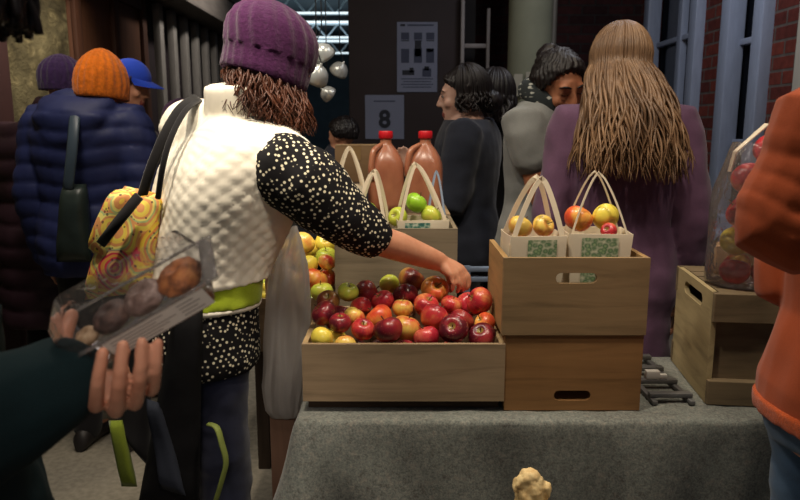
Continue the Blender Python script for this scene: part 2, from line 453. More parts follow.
def simple_hand(bm, wr, d, f, k=1.0, q=1, curl=.5):
    """relaxed hanging hand: palm, four unequal curled fingers, thumb"""
    d = V(d).normalized(); f = (V(f)-d*V(f).dot(d)).normalized(); nrm = d.cross(f)*(-q)   # palm faces the thigh; f: thumb side
    base = wr+d*.012*k
    tube(bm, [base, base+d*.05*k, base+d*.085*k], [(.03*k, .014*k), (.040*k, .014*k), (.038*k, .011*k)], 12, side=f)
    for i, (off, L) in enumerate([(.028, .072), (.0095, .08), (-.0095, .075), (-.027, .06)]):
        p0 = base+d*.082*k+f*off*k; p1 = p0+(d*.95+nrm*.3*curl)*L*.45*k; p2 = p1+(d*.75+nrm*.75*curl)*L*.32*k; p3 = p2+(d*.45+nrm*1.0*curl)*L*.25*k
        tube(bm, [p0, p1, p2, p3], [.0085*k, .008*k, .0075*k, .006*k], 8)
    p0 = base+d*.02*k+f*.026*k; p1 = p0+(d*.6+f*.7)*.035*k; p2 = p1+(d*.9+f*.25+nrm*.2)*.032*k; p3 = p2+(d*1.0+nrm*.2)*.022*k
    tube(bm, [p0, p1, p2, p3], [.013*k, .011*k, .009*k, .007*k], 8)

def puff(z_period=.075, amp=.010, base=0.0):
    def fn(co, no):
        w = np.abs(np.sin(math.pi*(co[:, 2]+.012*np.sin(co[:, 0]*13)+.01*np.sin(co[:, 1]*17))/z_period))**.55
        return amp*(w-.6)+nz(co, 14, 2)*.004
    return fn
def folds(a1=.008, a2=.004, s1=7, s2=17, seed=5, st=(1, 1, .45)):
    def fn(co, no): return nz(co*np.array(st), s1, seed)*a1+nz(co, s2, seed+3)*a2
    return fn
# ------------------------------------------------------------------ setting materials
def brick(name, axes, c1, c2, mortar, bw=.21, bh=.075):
    t = NT(name); tc = t.add('ShaderNodeTexCoord'); sx = t.add('ShaderNodeSeparateXYZ'); cx = t.add('ShaderNodeCombineXYZ')
    t.link(tc.outputs['Object'], sx.inputs[0]); t.link(sx.outputs[axes[0]], cx.inputs[0]); t.link(sx.outputs[axes[1]], cx.inputs[1])
    b = t.add('ShaderNodeTexBrick'); b.inputs['Scale'].default_value = 1; b.inputs['Brick Width'].default_value = bw; b.inputs['Row Height'].default_value = bh
    b.inputs['Mortar Size'].default_value = .008; b.inputs['Mortar Smooth'].default_value = .3; b.inputs['Color1'].default_value = c1; b.inputs['Color2'].default_value = c2; b.inputs['Mortar'].default_value = mortar
    t.link(cx.outputs[0], b.inputs['Vector']); n = t.noise(t.coords(), 22, 5)
    t.color(t.mix(.55, b.outputs['Color'], t.ramp(n, [(.3, (.3, .3, .3, 1)), (.7, (1, 1, 1, 1))]), 'MULTIPLY')); t.set(.85, spec=.2)
    t.bump(t.math('SUBTRACT', t.math('MULTIPLY', n, .4), b.outputs['Fac']), .5, .008); return t.m
def stone(name):
    t = NT(name); v = t.add('ShaderNodeTexVoronoi'); v.inputs['Scale'].default_value = 9; v.inputs['Randomness'].default_value = 1
    co = t.coords((1, 1, 1.5)); t.link(co, v.inputs['Vector']); n = t.noise(co, 14, 6, .65, .5); n2 = t.noise(co, 3.2, 3)
    a = t.ramp(n, [(.38, C(38, 32, 24)), (.52, C(96, 88, 64)), (.7, C(146, 136, 104))])
    b = t.mix(t.ramp(v.outputs['Distance'], [(.25, (0, 0, 0, 1)), (.6, (1, 1, 1, 1))]), a, C(40, 36, 28))
    t.color(t.mix(.5, b, t.ramp(n2, [(.3, C(50, 46, 34)), (.7, C(130, 122, 92))]))); t.set(.95, spec=.1); t.bump(n, .6, .03); return t.m
M_STONE = stone('rough_stone')
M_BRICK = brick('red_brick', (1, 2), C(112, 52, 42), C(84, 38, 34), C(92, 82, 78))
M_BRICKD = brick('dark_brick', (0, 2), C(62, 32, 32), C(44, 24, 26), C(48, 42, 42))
M_TRIMB = plain('blue_grey_paint', C(140, 150, 172), .5, .1, 9, (6, 6, 1), .1)
M_TRIMW = plain('pale_paint', C(172, 168, 158), .5, .1, 9, (6, 6, 1), .1)
M_BACK = plain('dark_brown_wall', C(40, 30, 32), .7, .2, 4, (1, 1, 1), .1)
M_BLACKW = plain('black_wall', C(22, 19, 21), .8, .3, 3)
M_CONC = NT('concrete_floor')
_f = M_CONC.noise(M_CONC.coords(), 1.4, 6, .6); _g = M_CONC.noise(M_CONC.coords(), 40, 3)
M_CONC.color(M_CONC.mix(.3, M_CONC.ramp(_f, [(.3, C(112, 108, 98)), (.7, C(160, 152, 134))]), M_CONC.ramp(_g, [(.35, C(90, 86, 80)), (.65, C(165, 158, 145))]))); M_CONC.set(.7, spec=.3); M_CONC.bump(_g, .1, .004); M_CONC = M_CONC.m
M_DOORW = wood('brown_door_wood', C(84, 54, 38), 2, .7)
M_BEAM = wood('grey_beam_wood', C(118, 110, 104), 1, .7)
M_SLAT = plain('grey_slat_paint', C(122, 116, 110), .6, .15, 10, (5, 5, 1))
M_DARKGL = plain('dark_pane', C(18, 20, 26), .12, .1, 4, bump=0, spec=.6)
M_TRUSS = plain('white_truss_paint', C(170, 190, 200), .5, .06, 5)
M_HALL = plain('hall_roof', C(52, 66, 74), .8, .2, 2)
M_TUBE = emit('hall_strip_light', (.82, .95, 1, 1), 1.3)
M_PAPER = plain('paper_sheet', C(112, 118, 140), .7, .05, 6, bump=.05)
M_INK = plain('dark_ink', C(26, 30, 42), .7, .1, 20, bump=0)
M_INKL = plain('grey_ink', C(52, 58, 80), .7, .1, 20, bump=0)

# ------------------------------------------------------------------ setting
bm = NB(); box(bm, (-.5, 16, -.05), (18, 48, .1)); struct('floor', bm, M_CONC)
bm = NB(); box(bm, (0, 3.3, 3.3), (4.4, 9, .12)); struct('ceiling', bm, plain('dark_ceiling', C(44, 40, 38), .9, .2, 3))
# left: rough stone, then a brown plank door under a deep beam, then a slatted screen
LX = -2.1
bm = NB(); box(bm, (LX-.15, 3.05, 1.65), (.3, 3.1, 3.3)); struct('wall_left', bm, M_STONE)
bm = NB(); box(bm, (LX-.2, 6.9, 1.65), (.2, 4.6, 3.3)); struct('wall_left_far', bm, M_BACK)
bm = NB()
box(bm, (LX-.03, 5.25, 1.24), (.1, 1.26, 2.48), bevel=.006)
d1 = struct('door_1', bm, M_DOORW)
bm = NB()
for y in (4.66, 5.28, 5.86): box(bm, (LX+.035, y, 1.24), (.03, .09, 2.46), bevel=.004)
for z in (.1, 1.15, 2.4): box(bm, (LX+.034, 5.25, z), (.028, 1.2, .1), bevel=.004)
obj('door_rail', bm, wood('brown_rail_wood', C(70, 44, 32), 2, .7), d1)
bm = NB(); tube(bm, [(LX+.05, 5.2, 1.05), (LX+.09, 5.2, 1.05), (LX+.09, 5.2, 1.2), (LX+.05, 5.2, 1.2)], .01, 8); obj('door_handle', bm, plain('dark_iron', C(40, 38, 38), .4, .1, 10, metal=.8), d1)
bm = NB()
for i in range(9):
    y = 6.15+i*.36; box(bm, (LX+.06, y, 1.2), (.06, .10, 2.5), bevel=.006)
box(bm, (LX+.05, 7.6, .06), (.08, 3.4, .12), bevel=.006); box(bm, (LX+.03, 7.6, 1.0), (.03, 3.4, .08))
struct('trim_1', bm, M_SLAT)
bm = NB(); box(bm, (LX+.17, 6.7, 2.60), (.30, 5.2, .26), bevel=.015); box(bm, (LX+.11, 6.7, 2.79), (.42, 5.2, .1), bevel=.01); struct('trim_2', bm, M_BEAM)
bm = NB(); box(bm, (-2.02, 3.52, 1.65), (.16, .14, 3.3), bevel=.01); struct('trim_3', bm, plain('dark_red_post', C(52, 30, 30), .6, .15, 8))
# back partition with posters; dark recess and brick to its right; pale pillar
BY = 5.2
bm = NB(); box(bm, (.04, BY+.1, 1.65), (.82, .2, 3.3), bevel=.01); struct('wall_back', bm, M_BACK)
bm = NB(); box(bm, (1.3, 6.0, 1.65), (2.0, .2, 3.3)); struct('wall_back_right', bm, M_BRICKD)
bm = NB(); box(bm, (.45, 7.5, 1.65), (.2, 4.4, 3.3)); struct('wall_partition', bm, M_BLACKW)
bm = NB(); lathe(bm, [(.165, 0), (.165, .1), (.14, .14), (.14, 3.0), (.17, 3.06), (.17, 3.3)], (.84, 4.7, 0), 28); struct('wall_pillar', bm, plain('pale_green_plaster', C(118, 120, 102), .8, .12, 6))
bm = NB(); tube(bm, [(1.14, 5.4, 0), (1.14, 5.4, 3.3)], .022, 12); struct('trim_4', bm, plain('pale_pipe', C(110, 106, 98), .5, .1, 5))
# tall dark shelf frame in the recess
bm = NB()
box(bm, (.44, 5.12, 1.3), (.025, .05, 2.1), bevel=.003); box(bm, (.53, 5.13, 2.0), (.17, .03, .03), bevel=.003); box(bm, (.62, 5.12, 1.3), (.02, .05, 1.9))
struct('trim_5', bm, plain('grey_metal_strip', C(122, 116, 116), .5, .1, 8))
# right: brick wall and two tall blue-grey sash windows
RX = 1.95
bm = NB()
for y0, y1, z0, z1 in [(2.0, 3.44, 0, 3.3), (3.44, 3.80, 0, 3.3), (3.80, 4.30, 0, .85), (4.30, 4.66, 0, 3.3), (4.66, 5.66, 0, .85), (5.66, 6.1, 0, 3.3), (3.8, 4.3, 3.0, 3.3), (4.66, 5.66, 3.0, 3.3)]:
    box(bm, (RX+.15, (y0+y1)/2, (z0+z1)/2), (.3, y1-y0, z1-z0))
struct('wall_right', bm, M_BRICK)
def sash(n, y0, y1, z0, z1, bars, muntin):
    bm = NB(); w = .11
    for y in (y0+w/2, y1-w/2): box(bm, (RX-.012, y, (z0+z1)/2), (.1, w, z1-z0), bevel=.008)
    for z in (z0+.03, z1-.05): box(bm, (RX-.012, (y0+y1)/2, z), (.1, y1-y0-2*w, .09), bevel=.006)
    o = struct('window_%d' % n, bm, M_TRIMB)
    bm = NB()
    for y in bars: box(bm, (RX+.03, y, (z0+z1)/2), (.05, .07, z1-z0-.1), bevel=.004)
    for z in muntin: box(bm, (RX+.035, (y0+y1)/2, z), (.045, y1-y0-2*w, .035), bevel=.003)
    obj('window_sash', bm, M_TRIMB, o)
    bm = NB(); box(bm, (RX+.07, (y0+y1)/2, (z0+z1)/2), (.012, y1-y0-.1, z1-z0-.06)); obj('window_pane', bm, M_DARKGL, o)
    bm = NB(); box(bm, (RX-.05, (y0+y1)/2, z0-.03), (.2, y1-y0+.1, .05), bevel=.008); obj('window_sill', bm, M_TRIMB, o)
sash(1, 4.66, 5.66, .85, 3.0, [4.84, 5.1], [1.45, 2.05, 2.6])
sash(2, 3.80, 4.30, .85, 3.0, [3.95], [1.35, 1.92, 2.5])
bm = NB(); box(bm, (RX-.02, 3.38, 1.65), (.1, .14, 3.3), bevel=.01); struct('trim_6', bm, M_TRIMW)
# far hall: roof, end wall, trusses with strip lights
bm = NB(); box(bm, (-5, 23, 5.6), (14, 27, .15)); struct('ceiling_hall', bm, M_HALL)
bm = NB(); box(bm, (-5, 36.5, 2.8), (14, .2, 5.6)); struct('wall_end', bm, M_HALL)
for k, y in enumerate((20.5, 26.0, 31.5)):
    bm = NB(); x0, x1 = -7.5, -1.0
    for z in (5.0, 4.52): box(bm, ((x0+x1)/2, y, z), (x1-x0, .12, .09))
    n = 16
    for i in range(n):
        xa = x0+(x1-x0)*i/n; xb = x0+(x1-x0)*(i+1)/n
        za, zb = (4.52, 5.0) if i % 2 == 0 else (5.0, 4.52)
        tube(bm, [(xa, y, za), (xb, y, zb)], .028, 6)
    struct('trim_%d' % (7+k), bm, M_TRUSS)
    bm = NB(); box(bm, (-2.6 if k else -3.0, y-.1, 5.03 if k != 1 else 5.05), (2.2 if k else 4.2, .08, .07)); box(bm, (-3.4, y-.1, 4.53), (5, .06, .045))
    o = obj('hanging_strip_light', bm, M_TUBE, smooth=False, loc=(-3, y-.1, 5))
    tag(o, ['white strip lights on the nearest and highest roof truss of the far hall', 'white strip lights on the second roof truss of the far hall', 'white strip lights on the third roof truss, lower in the far hall', 'white strip lights on the lowest and farthest roof truss'][k], 'light', 'strip lights on the roof trusses')
# posters on the back partition
def poster(px0, py0, px1, py1, Y, label, fill, name='hanging_poster'):
    a, b = at(px0, py0, Y), at(px1, py1, Y); w, h = b.x-a.x, a.z-b.z; c = V(((a.x+b.x)/2, Y, (a.z+b.z)/2))
    bm = NB(); box(bm, c, (w, .006, h)); fill(bm, c, w, h)
    return tag(obj(name, bm, [M_PAPER, M_INK, M_INKL], smooth=False, loc=c), label, 'poster')
def fill_a(bm, c, w, h):
    def R(x, z, ww, hh, mi): box(bm, c+V((x*w, -.004, z*h)), (ww*w, .002, hh*h), mi=mi)
    R(-.36, .455, .12, .03, 1); R(.08, .455, .65, .022, 2)
    for x in (-.3, .02, .32):
        R(x, .30, .2, .10, 2); R(x, .235, .2, .012, 1); R(x, .02, .2, .20, 2)
    R(.02, .12, .16, .22, 1); R(.32, .10, .16, .05, 1)
    R(-.22, -.22, .3, .07, 1); R(-.14, -.185, .1, .07, 1); R(.24, -.22, .22, .12, 2); R(.24, -.16, .12, .06, 1)
    for i in range(4): R(0, -.31-.04*i, .8-.1*(i % 2), .012, 2)
poster(397, 22, 437, 92, BY-.006, 'upper dark-toned notice poster of small pictures on the brown wall', fill_a)
def fill_b(bm, c, w, h):
    cu = bpy.data.curves.new('t', 'FONT'); cu.body = '8'; cu.size = .17; cu.align_x = 'CENTER'; cu.align_y = 'CENTER'; cu.extrude = .001; cu.offset = .006
    o = bpy.data.objects.new('t', cu); COL.objects.link(o); bpy.context.evaluated_depsgraph_get().update(); me = bpy.data.meshes.new_from_object(o.evaluated_get(bpy.context.evaluated_depsgraph_get()))
    me.transform(Matrix.Translation(c+V((-.0, -.005, -.02))) @ Matrix.Rotation(math.pi/2, 4, 'X')); k = len(bm.faces); bm.from_mesh(me); bm.faces.ensure_lookup_table()
    for f in bm.faces[k:]: f.material_index = 1
    bpy.data.objects.remove(o)
    box(bm, c+V((0, -.004, .36*h)), (w*.55, .002, h*.025), mi=2)
poster(365, 95, 404, 139, BY-.006, 'lower plain sheet with a bold 8 on the brown wall', fill_b)
for px0, py0, px1, py1, lb in [(514, 74, 522, 96, 'left small pale paper tag on the pillar'), (526, 72, 537, 99, 'right larger pale paper tag on the pillar')]:
    Y = 4.55; a, b = at(px0, py0, Y), at(px1, py1, Y); c = V(((a.x+b.x)/2, Y, (a.z+b.z)/2)); bm = NB(); box(bm, c, (b.x-a.x, .004, a.z-b.z)); box(bm, c+V((0, .02, 0)), (.012, .05, .012))
    tag(obj('paper_sign', bm, plain('dull_paper', C(150, 146, 132), .8, .05, 5), smooth=False, loc=c), lb, 'sign')

# ------------------------------------------------------------------ crates
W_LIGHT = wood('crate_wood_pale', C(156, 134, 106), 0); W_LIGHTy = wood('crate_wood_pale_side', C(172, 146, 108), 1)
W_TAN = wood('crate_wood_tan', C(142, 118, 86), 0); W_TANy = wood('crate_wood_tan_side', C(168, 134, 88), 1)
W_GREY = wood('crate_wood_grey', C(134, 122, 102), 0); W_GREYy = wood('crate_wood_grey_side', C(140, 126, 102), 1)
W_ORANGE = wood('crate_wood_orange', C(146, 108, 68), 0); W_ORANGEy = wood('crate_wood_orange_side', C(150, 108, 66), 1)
W_OLD = wood('crate_wood_old', C(122, 106, 82), 0); W_OLDy = wood('crate_wood_old_lit_side', C(176, 158, 118), 1)  # side copy is lighter: its lit look is put into the colour
W_GAP = wood('shaded_slat_wood', C(62, 48, 36), 0)  # darkened wood paints the shade in the gap under the crate
def slot_panel(w, h, t, sw=None, sh=.026, cz=0):
    """upright board in the XZ plane centred on the origin, with a rounded hand slot"""
    bm = NB(); out = [bm.verts.new(p) for p in ((-w/2, 0, -h/2), (w/2, 0, -h/2), (w/2, 0, h/2), (-w/2, 0, h/2))]
    es = [bm.edges.new((out[i], out[(i+1) % 4])) for i in range(4)]
    if sw:
        pts = []
        for i in range(9): a = -math.pi/2+math.pi*i/8; pts.append((sw/2-sh/2+sh/2*math.cos(a), 0, cz+sh/2*math.sin(a)))
        for i in range(9): a = math.pi/2+math.pi*i/8; pts.append((-sw/2+sh/2+sh/2*math.cos(a), 0, cz+sh/2*math.sin(a)))
        vs = [bm.verts.new(p) for p in pts]; es += [bm.edges.new((vs[i], vs[(i+1) % len(vs)])) for i in range(len(vs))]
    bmesh.ops.triangle_fill(bm, edges=es, use_beauty=True, use_dissolve=False)
    bmesh.ops.recalc_face_normals(bm, faces=bm.faces)
    r = bmesh.ops.extrude_face_region(bm, geom=bm.faces[:]); vs = [g for g in r['geom'] if isinstance(g, bmesh.types.BMVert)]
    bmesh.ops.translate(bm, verts=vs, vec=(0, t, 0)); bmesh.ops.translate(bm, verts=bm.verts, vec=(0, -t/2, 0))
    return bm
def crate(label, w, d, h, loc, rotz=0, mats=(None, None), slot_front=None, slot_side=None, gap=.0, group=None, slot_z=.25, rails=False, back_h=1.0):
    """open wooden crate: four boards, bottom slats. front faces -Y"""
    mx, my = mats; loc = V(loc); t = .013
    root = thing('wooden_crate', label, 'crate', loc, group)
    R = Matrix.Rotation(rotz, 4, 'Z'); zc = gap+(h-gap)/2
    for nm, sy in (('front_board', -1), ('back_board', 1)):
        if rails:
            bm = NB(); hh = h-gap
            box(bm, (0, sy*(d/2-.032), zc), (w-.03, .010, hh-.02))
            box(bm, (0, sy*(d/2-.013), h-.037), (w, .026, .074), bevel=.002); box(bm, (0, sy*(d/2-.013), gap+.032), (w, .026, .064), bevel=.002)
        else:
            kh = back_h if sy > 0 else 1.0
            bm = slot_panel(w, (h-gap)*kh, t, slot_front if sy < 0 else None, cz=(h-gap)*slot_z)
            bmesh.ops.translate(bm, verts=bm.verts, vec=(0, sy*(d/2-t/2), zc-(h-gap)*(1-kh)/2))
        bm.transform(Matrix.Translation(loc) @ R); obj(nm, bm, mx, root, smooth=False)
    for nm, sx in (('side_board', -1), ('side_board', 1)):
        bm = slot_panel(d-2*t-.002, h-gap, t, slot_side if sx < 0 else None, cz=(h-gap)*.36, sh=.034)
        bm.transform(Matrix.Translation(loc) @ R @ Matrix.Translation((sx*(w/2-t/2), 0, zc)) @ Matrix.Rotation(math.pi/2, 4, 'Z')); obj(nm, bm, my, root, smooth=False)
    bm = NB()
    for i in range(4):
        y = (i-1.5)*(d-.03)/4*1.02; box(bm, (0, y, gap+.008), (w-2*t-.001, (d-.03)/4*.9, .012))
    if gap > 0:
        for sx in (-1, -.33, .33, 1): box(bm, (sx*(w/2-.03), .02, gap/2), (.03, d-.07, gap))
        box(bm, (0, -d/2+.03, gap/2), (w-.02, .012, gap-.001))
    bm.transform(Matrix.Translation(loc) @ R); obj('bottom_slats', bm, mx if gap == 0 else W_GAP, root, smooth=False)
    return root
TZ = .742
# the front table under its cloth
TX0, TX1, TY0, TY1 = -.255, 1.45, 1.60, 2.08
bm = NB(); box(bm, ((TX0+TX1)/2, (TY0+TY1)/2, TZ-.02), (TX1-TX0-.03, TY1-TY0-.03, .026), bevel=.004)
tb = thing('folding_table', 'folding table hidden under the grey cloth, carrying the front crates', 'table', ((TX0+TX1)/2, (TY0+TY1)/2, 0))
obj('table_top', bm, plain('table_laminate', C(150, 140, 128), .5, .1, 8), tb)
M_STEEL = plain('grey_steel', C(128, 134, 146), .4, .1, 10, metal=.5)
for x in (TX0+.08, TX1-.08):
    for y in (TY0+.07, TY1-.07): bm = NB(); tube(bm, [(x, y, .0), (x, y, TZ-.03)], .014, 10, round_ends=False); obj('leg', bm, M_STEEL, tb)
# cloth: top and a draped skirt with folds, flared at the corners
def make_cloth():
    bm = NB(); per = []; r = .02
    x0, x1, y0, y1 = TX0, TX1, TY0, TY1; N = 190
    per += [((x0, y1-(y1-y0-r)*i/26), (-1, 0)) for i in range(26)]
    per += [((x0+r-r*math.cos(a), y0+r-r*math.sin(a)), (-math.cos(a), -math.sin(a))) for a in [math.pi/2*i/9 for i in range(9)]]
    per += [((x0+r+(x1-x0-2*r)*i/N, y0), (0, -1)) for i in range(N)]
    per += [((x1-r+r*math.sin(a), y0+r-r*math.cos(a)), (math.sin(a), -math.cos(a))) for a in [math.pi/2*i/9 for i in range(9)]]
    per += [((x1, y0+r+(y1-y0-r)*i/26), (1, 0)) for i in range(27)]
    rings = []; zs = [0, -.004, -.012]+[-.012-.66*(i/26) for i in range(1, 27)]
    s = [0]
    for (a, _), (b, _) in zip(per[:-1], per[1:]): s.append(s[-1]+math.dist(a, b))
    def fold(s_, z):
        t = min(1, -z/.5); w = s_*1+z*.55*math.sin(s_*2.2+.6)
        f = .5*math.sin(w*11+1.3*math.sin(w*3.1))+.3*math.sin(w*23+2+z*3)+.25*noise.noise(V((w*6, z*3, 1)))
        return .046*t**.7*f+.022*t
    for k, z in enumerate(zs):
        out = [-.009, -.002, .001][k] if k < 3 else .002
        ring = []
        for (p, n), ss in zip(per, s):
            cf = math.exp(-((p[0]-x0)**2+(p[1]-y0)**2)/.004)
            o = out+(fold(ss, z) if k >= 3 else 0)+cf*.16*min(1, -z/.5)
            ring.append(V((p[0]+n[0]*o, p[1]+n[1]*o, TZ+z+(.0015*math.sin(ss*40) if k < 3 else 0))))
        rings.append(ring)
    vs = loft(bm, rings, cap=False, closed=False); bm.faces.new(vs[0])
    return bm
t = NT('grey_fleck_cloth'); co = t.coords(); a = t.noise(co, 190, 3, .7); b = t.noise(co, 7, 5); c_ = t.noise(co, 60, 4, .7)
col = t.ramp(a, [(.36, C(72, 80, 78)), (.5, C(128, 136, 130)), (.66, C(178, 180, 168))]); col = t.mix(.55, col, t.ramp(c_, [(.34, C(82, 66, 62)), (.5, C(116, 122, 118)), (.68, C(160, 148, 136))]))
t.color(t.mix(.3, col, t.ramp(b, [(.3, C(70, 62, 60)), (.7, C(128, 134, 126))]))); t.set(.95, spec=.1, Sheen_Weight=.3); t.bump(a, .3, .003)
tag(obj('tablecloth', make_cloth(), t.m, angle=None, loc=(.5, TY0, TZ)), 'grey flecked tablecloth draped over the front table', 'tablecloth')

TOP = TZ+.0025
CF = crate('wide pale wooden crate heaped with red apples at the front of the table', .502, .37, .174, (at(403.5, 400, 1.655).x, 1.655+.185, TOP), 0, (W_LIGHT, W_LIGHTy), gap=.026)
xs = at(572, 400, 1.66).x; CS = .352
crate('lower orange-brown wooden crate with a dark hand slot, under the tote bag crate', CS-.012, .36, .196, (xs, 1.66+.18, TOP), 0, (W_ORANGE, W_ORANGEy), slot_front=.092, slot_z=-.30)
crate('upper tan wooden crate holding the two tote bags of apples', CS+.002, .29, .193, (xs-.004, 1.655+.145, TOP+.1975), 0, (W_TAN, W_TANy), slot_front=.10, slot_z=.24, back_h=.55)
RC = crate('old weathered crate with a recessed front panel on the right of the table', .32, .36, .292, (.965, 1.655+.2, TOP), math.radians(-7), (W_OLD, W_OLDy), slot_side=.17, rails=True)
bm = NB()
for y in (-.145, -.075, -.005, .065, .135): box(bm, (.0, y, .287), (.285, .062, .009))
bm.transform(Matrix.Translation((.965, 1.855, TOP)) @ Matrix.Rotation(math.radians(-7), 4, 'Z'))
obj('top_slats', bm, W_OLD, RC, smooth=False)
# display stand behind, with three crates and more
bs = thing('display_stand', 'low dark stand behind the table, carrying the back crates', 'stand', (-.215, 2.5, 0))
bm = NB(); box(bm, (-.215, 2.50, .735), (.82, .74, .03), bevel=.004); obj('stand_top', bm, wood('dark_stand_wood', C(70, 58, 46), 0), bs)
for x in (-.58, .15):
    for y in (2.19, 2.81): bm = NB(); box(bm, (x, y, .36), (.05, .05, .72)); obj('leg', bm, wood('dark_leg_wood', C(62, 50, 40), 2), bs)
SZ = .7505
xg = at(396, 260, 2.16).x
crate('lower grey wooden crate behind the red apples', .385, .32, .19, (xg, 2.16+.16, SZ), 0, (W_GREY, W_GREYy))
crate('upper grey wooden crate holding the bags of green apples', .385, .32, .19, (xg, 2.16+.16, SZ+.191), 0, (W_GREY, W_GREYy))
xj = at(398, 200, 2.6).x
crate('lower wooden crate under the cider jugs, behind the green apples', .44, .34, .19, (xj-.03, 2.5+.19, SZ), 0, (W_LIGHT, W_LIGHTy))
crate('upper wooden crate holding up the cider jugs', .44, .34, .19, (xj-.03, 2.5+.19, SZ+.191), 0, (W_LIGHT, W_LIGHTy))
YC = (-.395, 2.305)
crate('pale crate of yellow and red apples beside the woman in the white vest', .36, .40, .17, (YC[0]-.0, YC[1], SZ), 0, (W_LIGHT, W_LIGHTy))
# ------------------------------------------------------------------ apples
def apple_mat(name, ground, blush, amount, streak=.5, rough=.3, blush2=None):
    t = NT(name); co = t.coords(rnd=False); oi = t.add('ShaderNodeObjectInfo')
    tc = t.add('ShaderNodeTexCoord'); off = t.add('ShaderNodeVectorMath', operation='ADD'); cx = t.add('ShaderNodeCombineXYZ')
    r9 = t.math('MULTIPLY', oi.outputs['Random'], 19.0); t.link(r9, cx.inputs[0]); t.link(r9, cx.inputs[1]); t.link(tc.outputs['Object'], off.inputs[0]); t.link(cx.outputs[0], off.inputs[1])
    big = t.noise(off.outputs[0], 17, 2)
    sx = t.add('ShaderNodeSeparateXYZ'); t.link(tc.outputs['Object'], sx.inputs[0])
    an = t.math('ARCTAN2', sx.outputs[1], sx.outputs[0]); cv = t.add('ShaderNodeCombineXYZ'); t.link(t.math('MULTIPLY', an, 7.0), cv.inputs[0]); t.link(t.math('MULTIPLY', sx.outputs[2], 12), cv.inputs[1]); t.link(r9, cv.inputs[2])
    st = t.noise(cv.outputs[0], 1.6, 4, .6)
    f = t.math('ADD', t.math('MULTIPLY', big, 2.2), t.math('MULTIPLY', st, streak)); f = t.math('ADD', f, amount-1.1-.5*streak)
    col = t.ramp(f, [(.25, ground), (.5, tuple((ground[i]*.45+blush[i]*.55) for i in range(3))+(1,)), (.72, blush), (1, blush2 or sc(blush, .5))])
    # russet in the stem hollow, pale specks
    d = t.math('ADD', t.math('MULTIPLY', sx.outputs[0], sx.outputs[0]), t.math('MULTIPLY', sx.outputs[1], sx.outputs[1]))
    hol = t.math('MULTIPLY', t.math('LESS_THAN', d, .00008), .6); col = t.mix(hol, col, C(150, 140, 60))
    sp = t.add('ShaderNodeTexVoronoi'); sp.inputs['Scale'].default_value = 190; t.link(off.outputs[0], sp.inputs['Vector'])
    col = t.mix(t.math('MULTIPLY', t.math('LESS_THAN', sp.outputs['Distance'], .16), .35), col, C(225, 190, 130))
    t.color(col); t.set(rough, spec=.5); t.b.inputs['Coat Weight'].default_value = .15; t.b.inputs['Coat Roughness'].default_value = .2
    t.b.inputs['Subsurface Weight'].default_value = .0
    return t.m
A = {
 'dark': apple_mat('apple_dark_red', C(170, 70, 56), C(146, 34, 46), .86, blush2=C(88, 20, 34)),
 'red': apple_mat('apple_red', C(232, 150, 90), C(200, 52, 58), .74, blush2=C(150, 30, 44)),
 'pink': apple_mat('apple_pink_red', C(226, 130, 96), C(214, 62, 70), .85, blush2=C(176, 36, 54)),
 'oran': apple_mat('apple_orange_red', C(244, 184, 86), C(226, 92, 52), .58, blush2=C(190, 44, 40)),
 'yred': apple_mat('apple_yellow_red', C(240, 206, 100), C(210, 70, 54), .38, blush2=C(160, 30, 40)),
 'yel': apple_mat('apple_yellow', C(236, 216, 84), C(230, 190, 76), .2, .3, blush2=C(214, 140, 60)),
 'ygr': apple_mat('apple_yellow_green', C(196, 210, 74), C(216, 200, 86), .3, .4, blush2=C(200, 150, 70)),
 'grn': apple_mat('apple_green', C(150, 206, 44), C(170, 214, 66), .4, .3, blush2=C(128, 184, 44)),
 'brn': apple_mat('apple_russet', C(184, 140, 66), C(130, 58, 42), .62, blush2=C(88, 30, 32)),
}
M_STEM = plain('apple_stem', C(92, 66, 40), .8, .2, 60)
def apple_mesh(seed):
    rnd = random.Random(seed); bm = NB(); prof = []
    for k in range(23):
        t = math.pi*k/22
        r = math.sin(t)*(1+.10*math.cos(t)); z = .88*math.cos(t)
        tt = k/22
        z -= .30*math.exp(-(r/.30)**2)*(1 if z > 0 else -.62)
        r = max(r, .012); prof.append((r, z))
    lobes = 5; ph = rnd.random()*6
    lathe(bm, list(reversed(prof)), seg=28, mod=lambda a, k, z: 1+.018*math.cos(lobes*a+ph)*(.4+.6*(z < 0))+.012*math.cos(2*a+ph*2))
    bmesh.ops.recalc_face_normals(bm, faces=bm.faces); me = bpy.data.meshes.new('apple'); bm.to_mesh(me); bm.free(); me.transform(Matrix.Scale(.036, 4)); set_smooth(me); return me
AM = [apple_mesh(i) for i in range(3)]
SM = []
for i in range(3):
    bm = NB(); tube(bm, [V((0, 0, .016)), V((.001, .0, .026)), V((.004+.002*i, .001, .037))], [.0011, .0013, .0017], 7); me = bpy.data.meshes.new('stem'); bm.to_mesh(me); bm.free(); set_smooth(me); me.materials.append(M_STEM); SM.append(me)
AC = [0]
AMV = {}
def apple(kind, p, r, label, group, tilt=None, stem=True):
    i = AC[0] % 3; AC[0] += 1; rnd = random.Random(AC[0]*13+5)
    if (i, kind) not in AMV:
        m = AM[i].copy(); m.materials.clear(); m.materials.append(A[kind]); AMV[(i, kind)] = m
    o = bpy.data.objects.new('apple', AMV[(i, kind)]); COL.objects.link(o); o.location = p; s = r/.036; o.scale = (s, s, s)
    if tilt is None: tilt = (rnd.uniform(-1.1, 1.1), rnd.uniform(-.9, .9))
    o.rotation_euler = (tilt[0], tilt[1], rnd.uniform(0, 6.28))
    tag(o, label, 'apple', group)
    if stem:
        st = bpy.data.objects.new('stem', SM[i]); COL.objects.link(st); st.parent = o
    return o
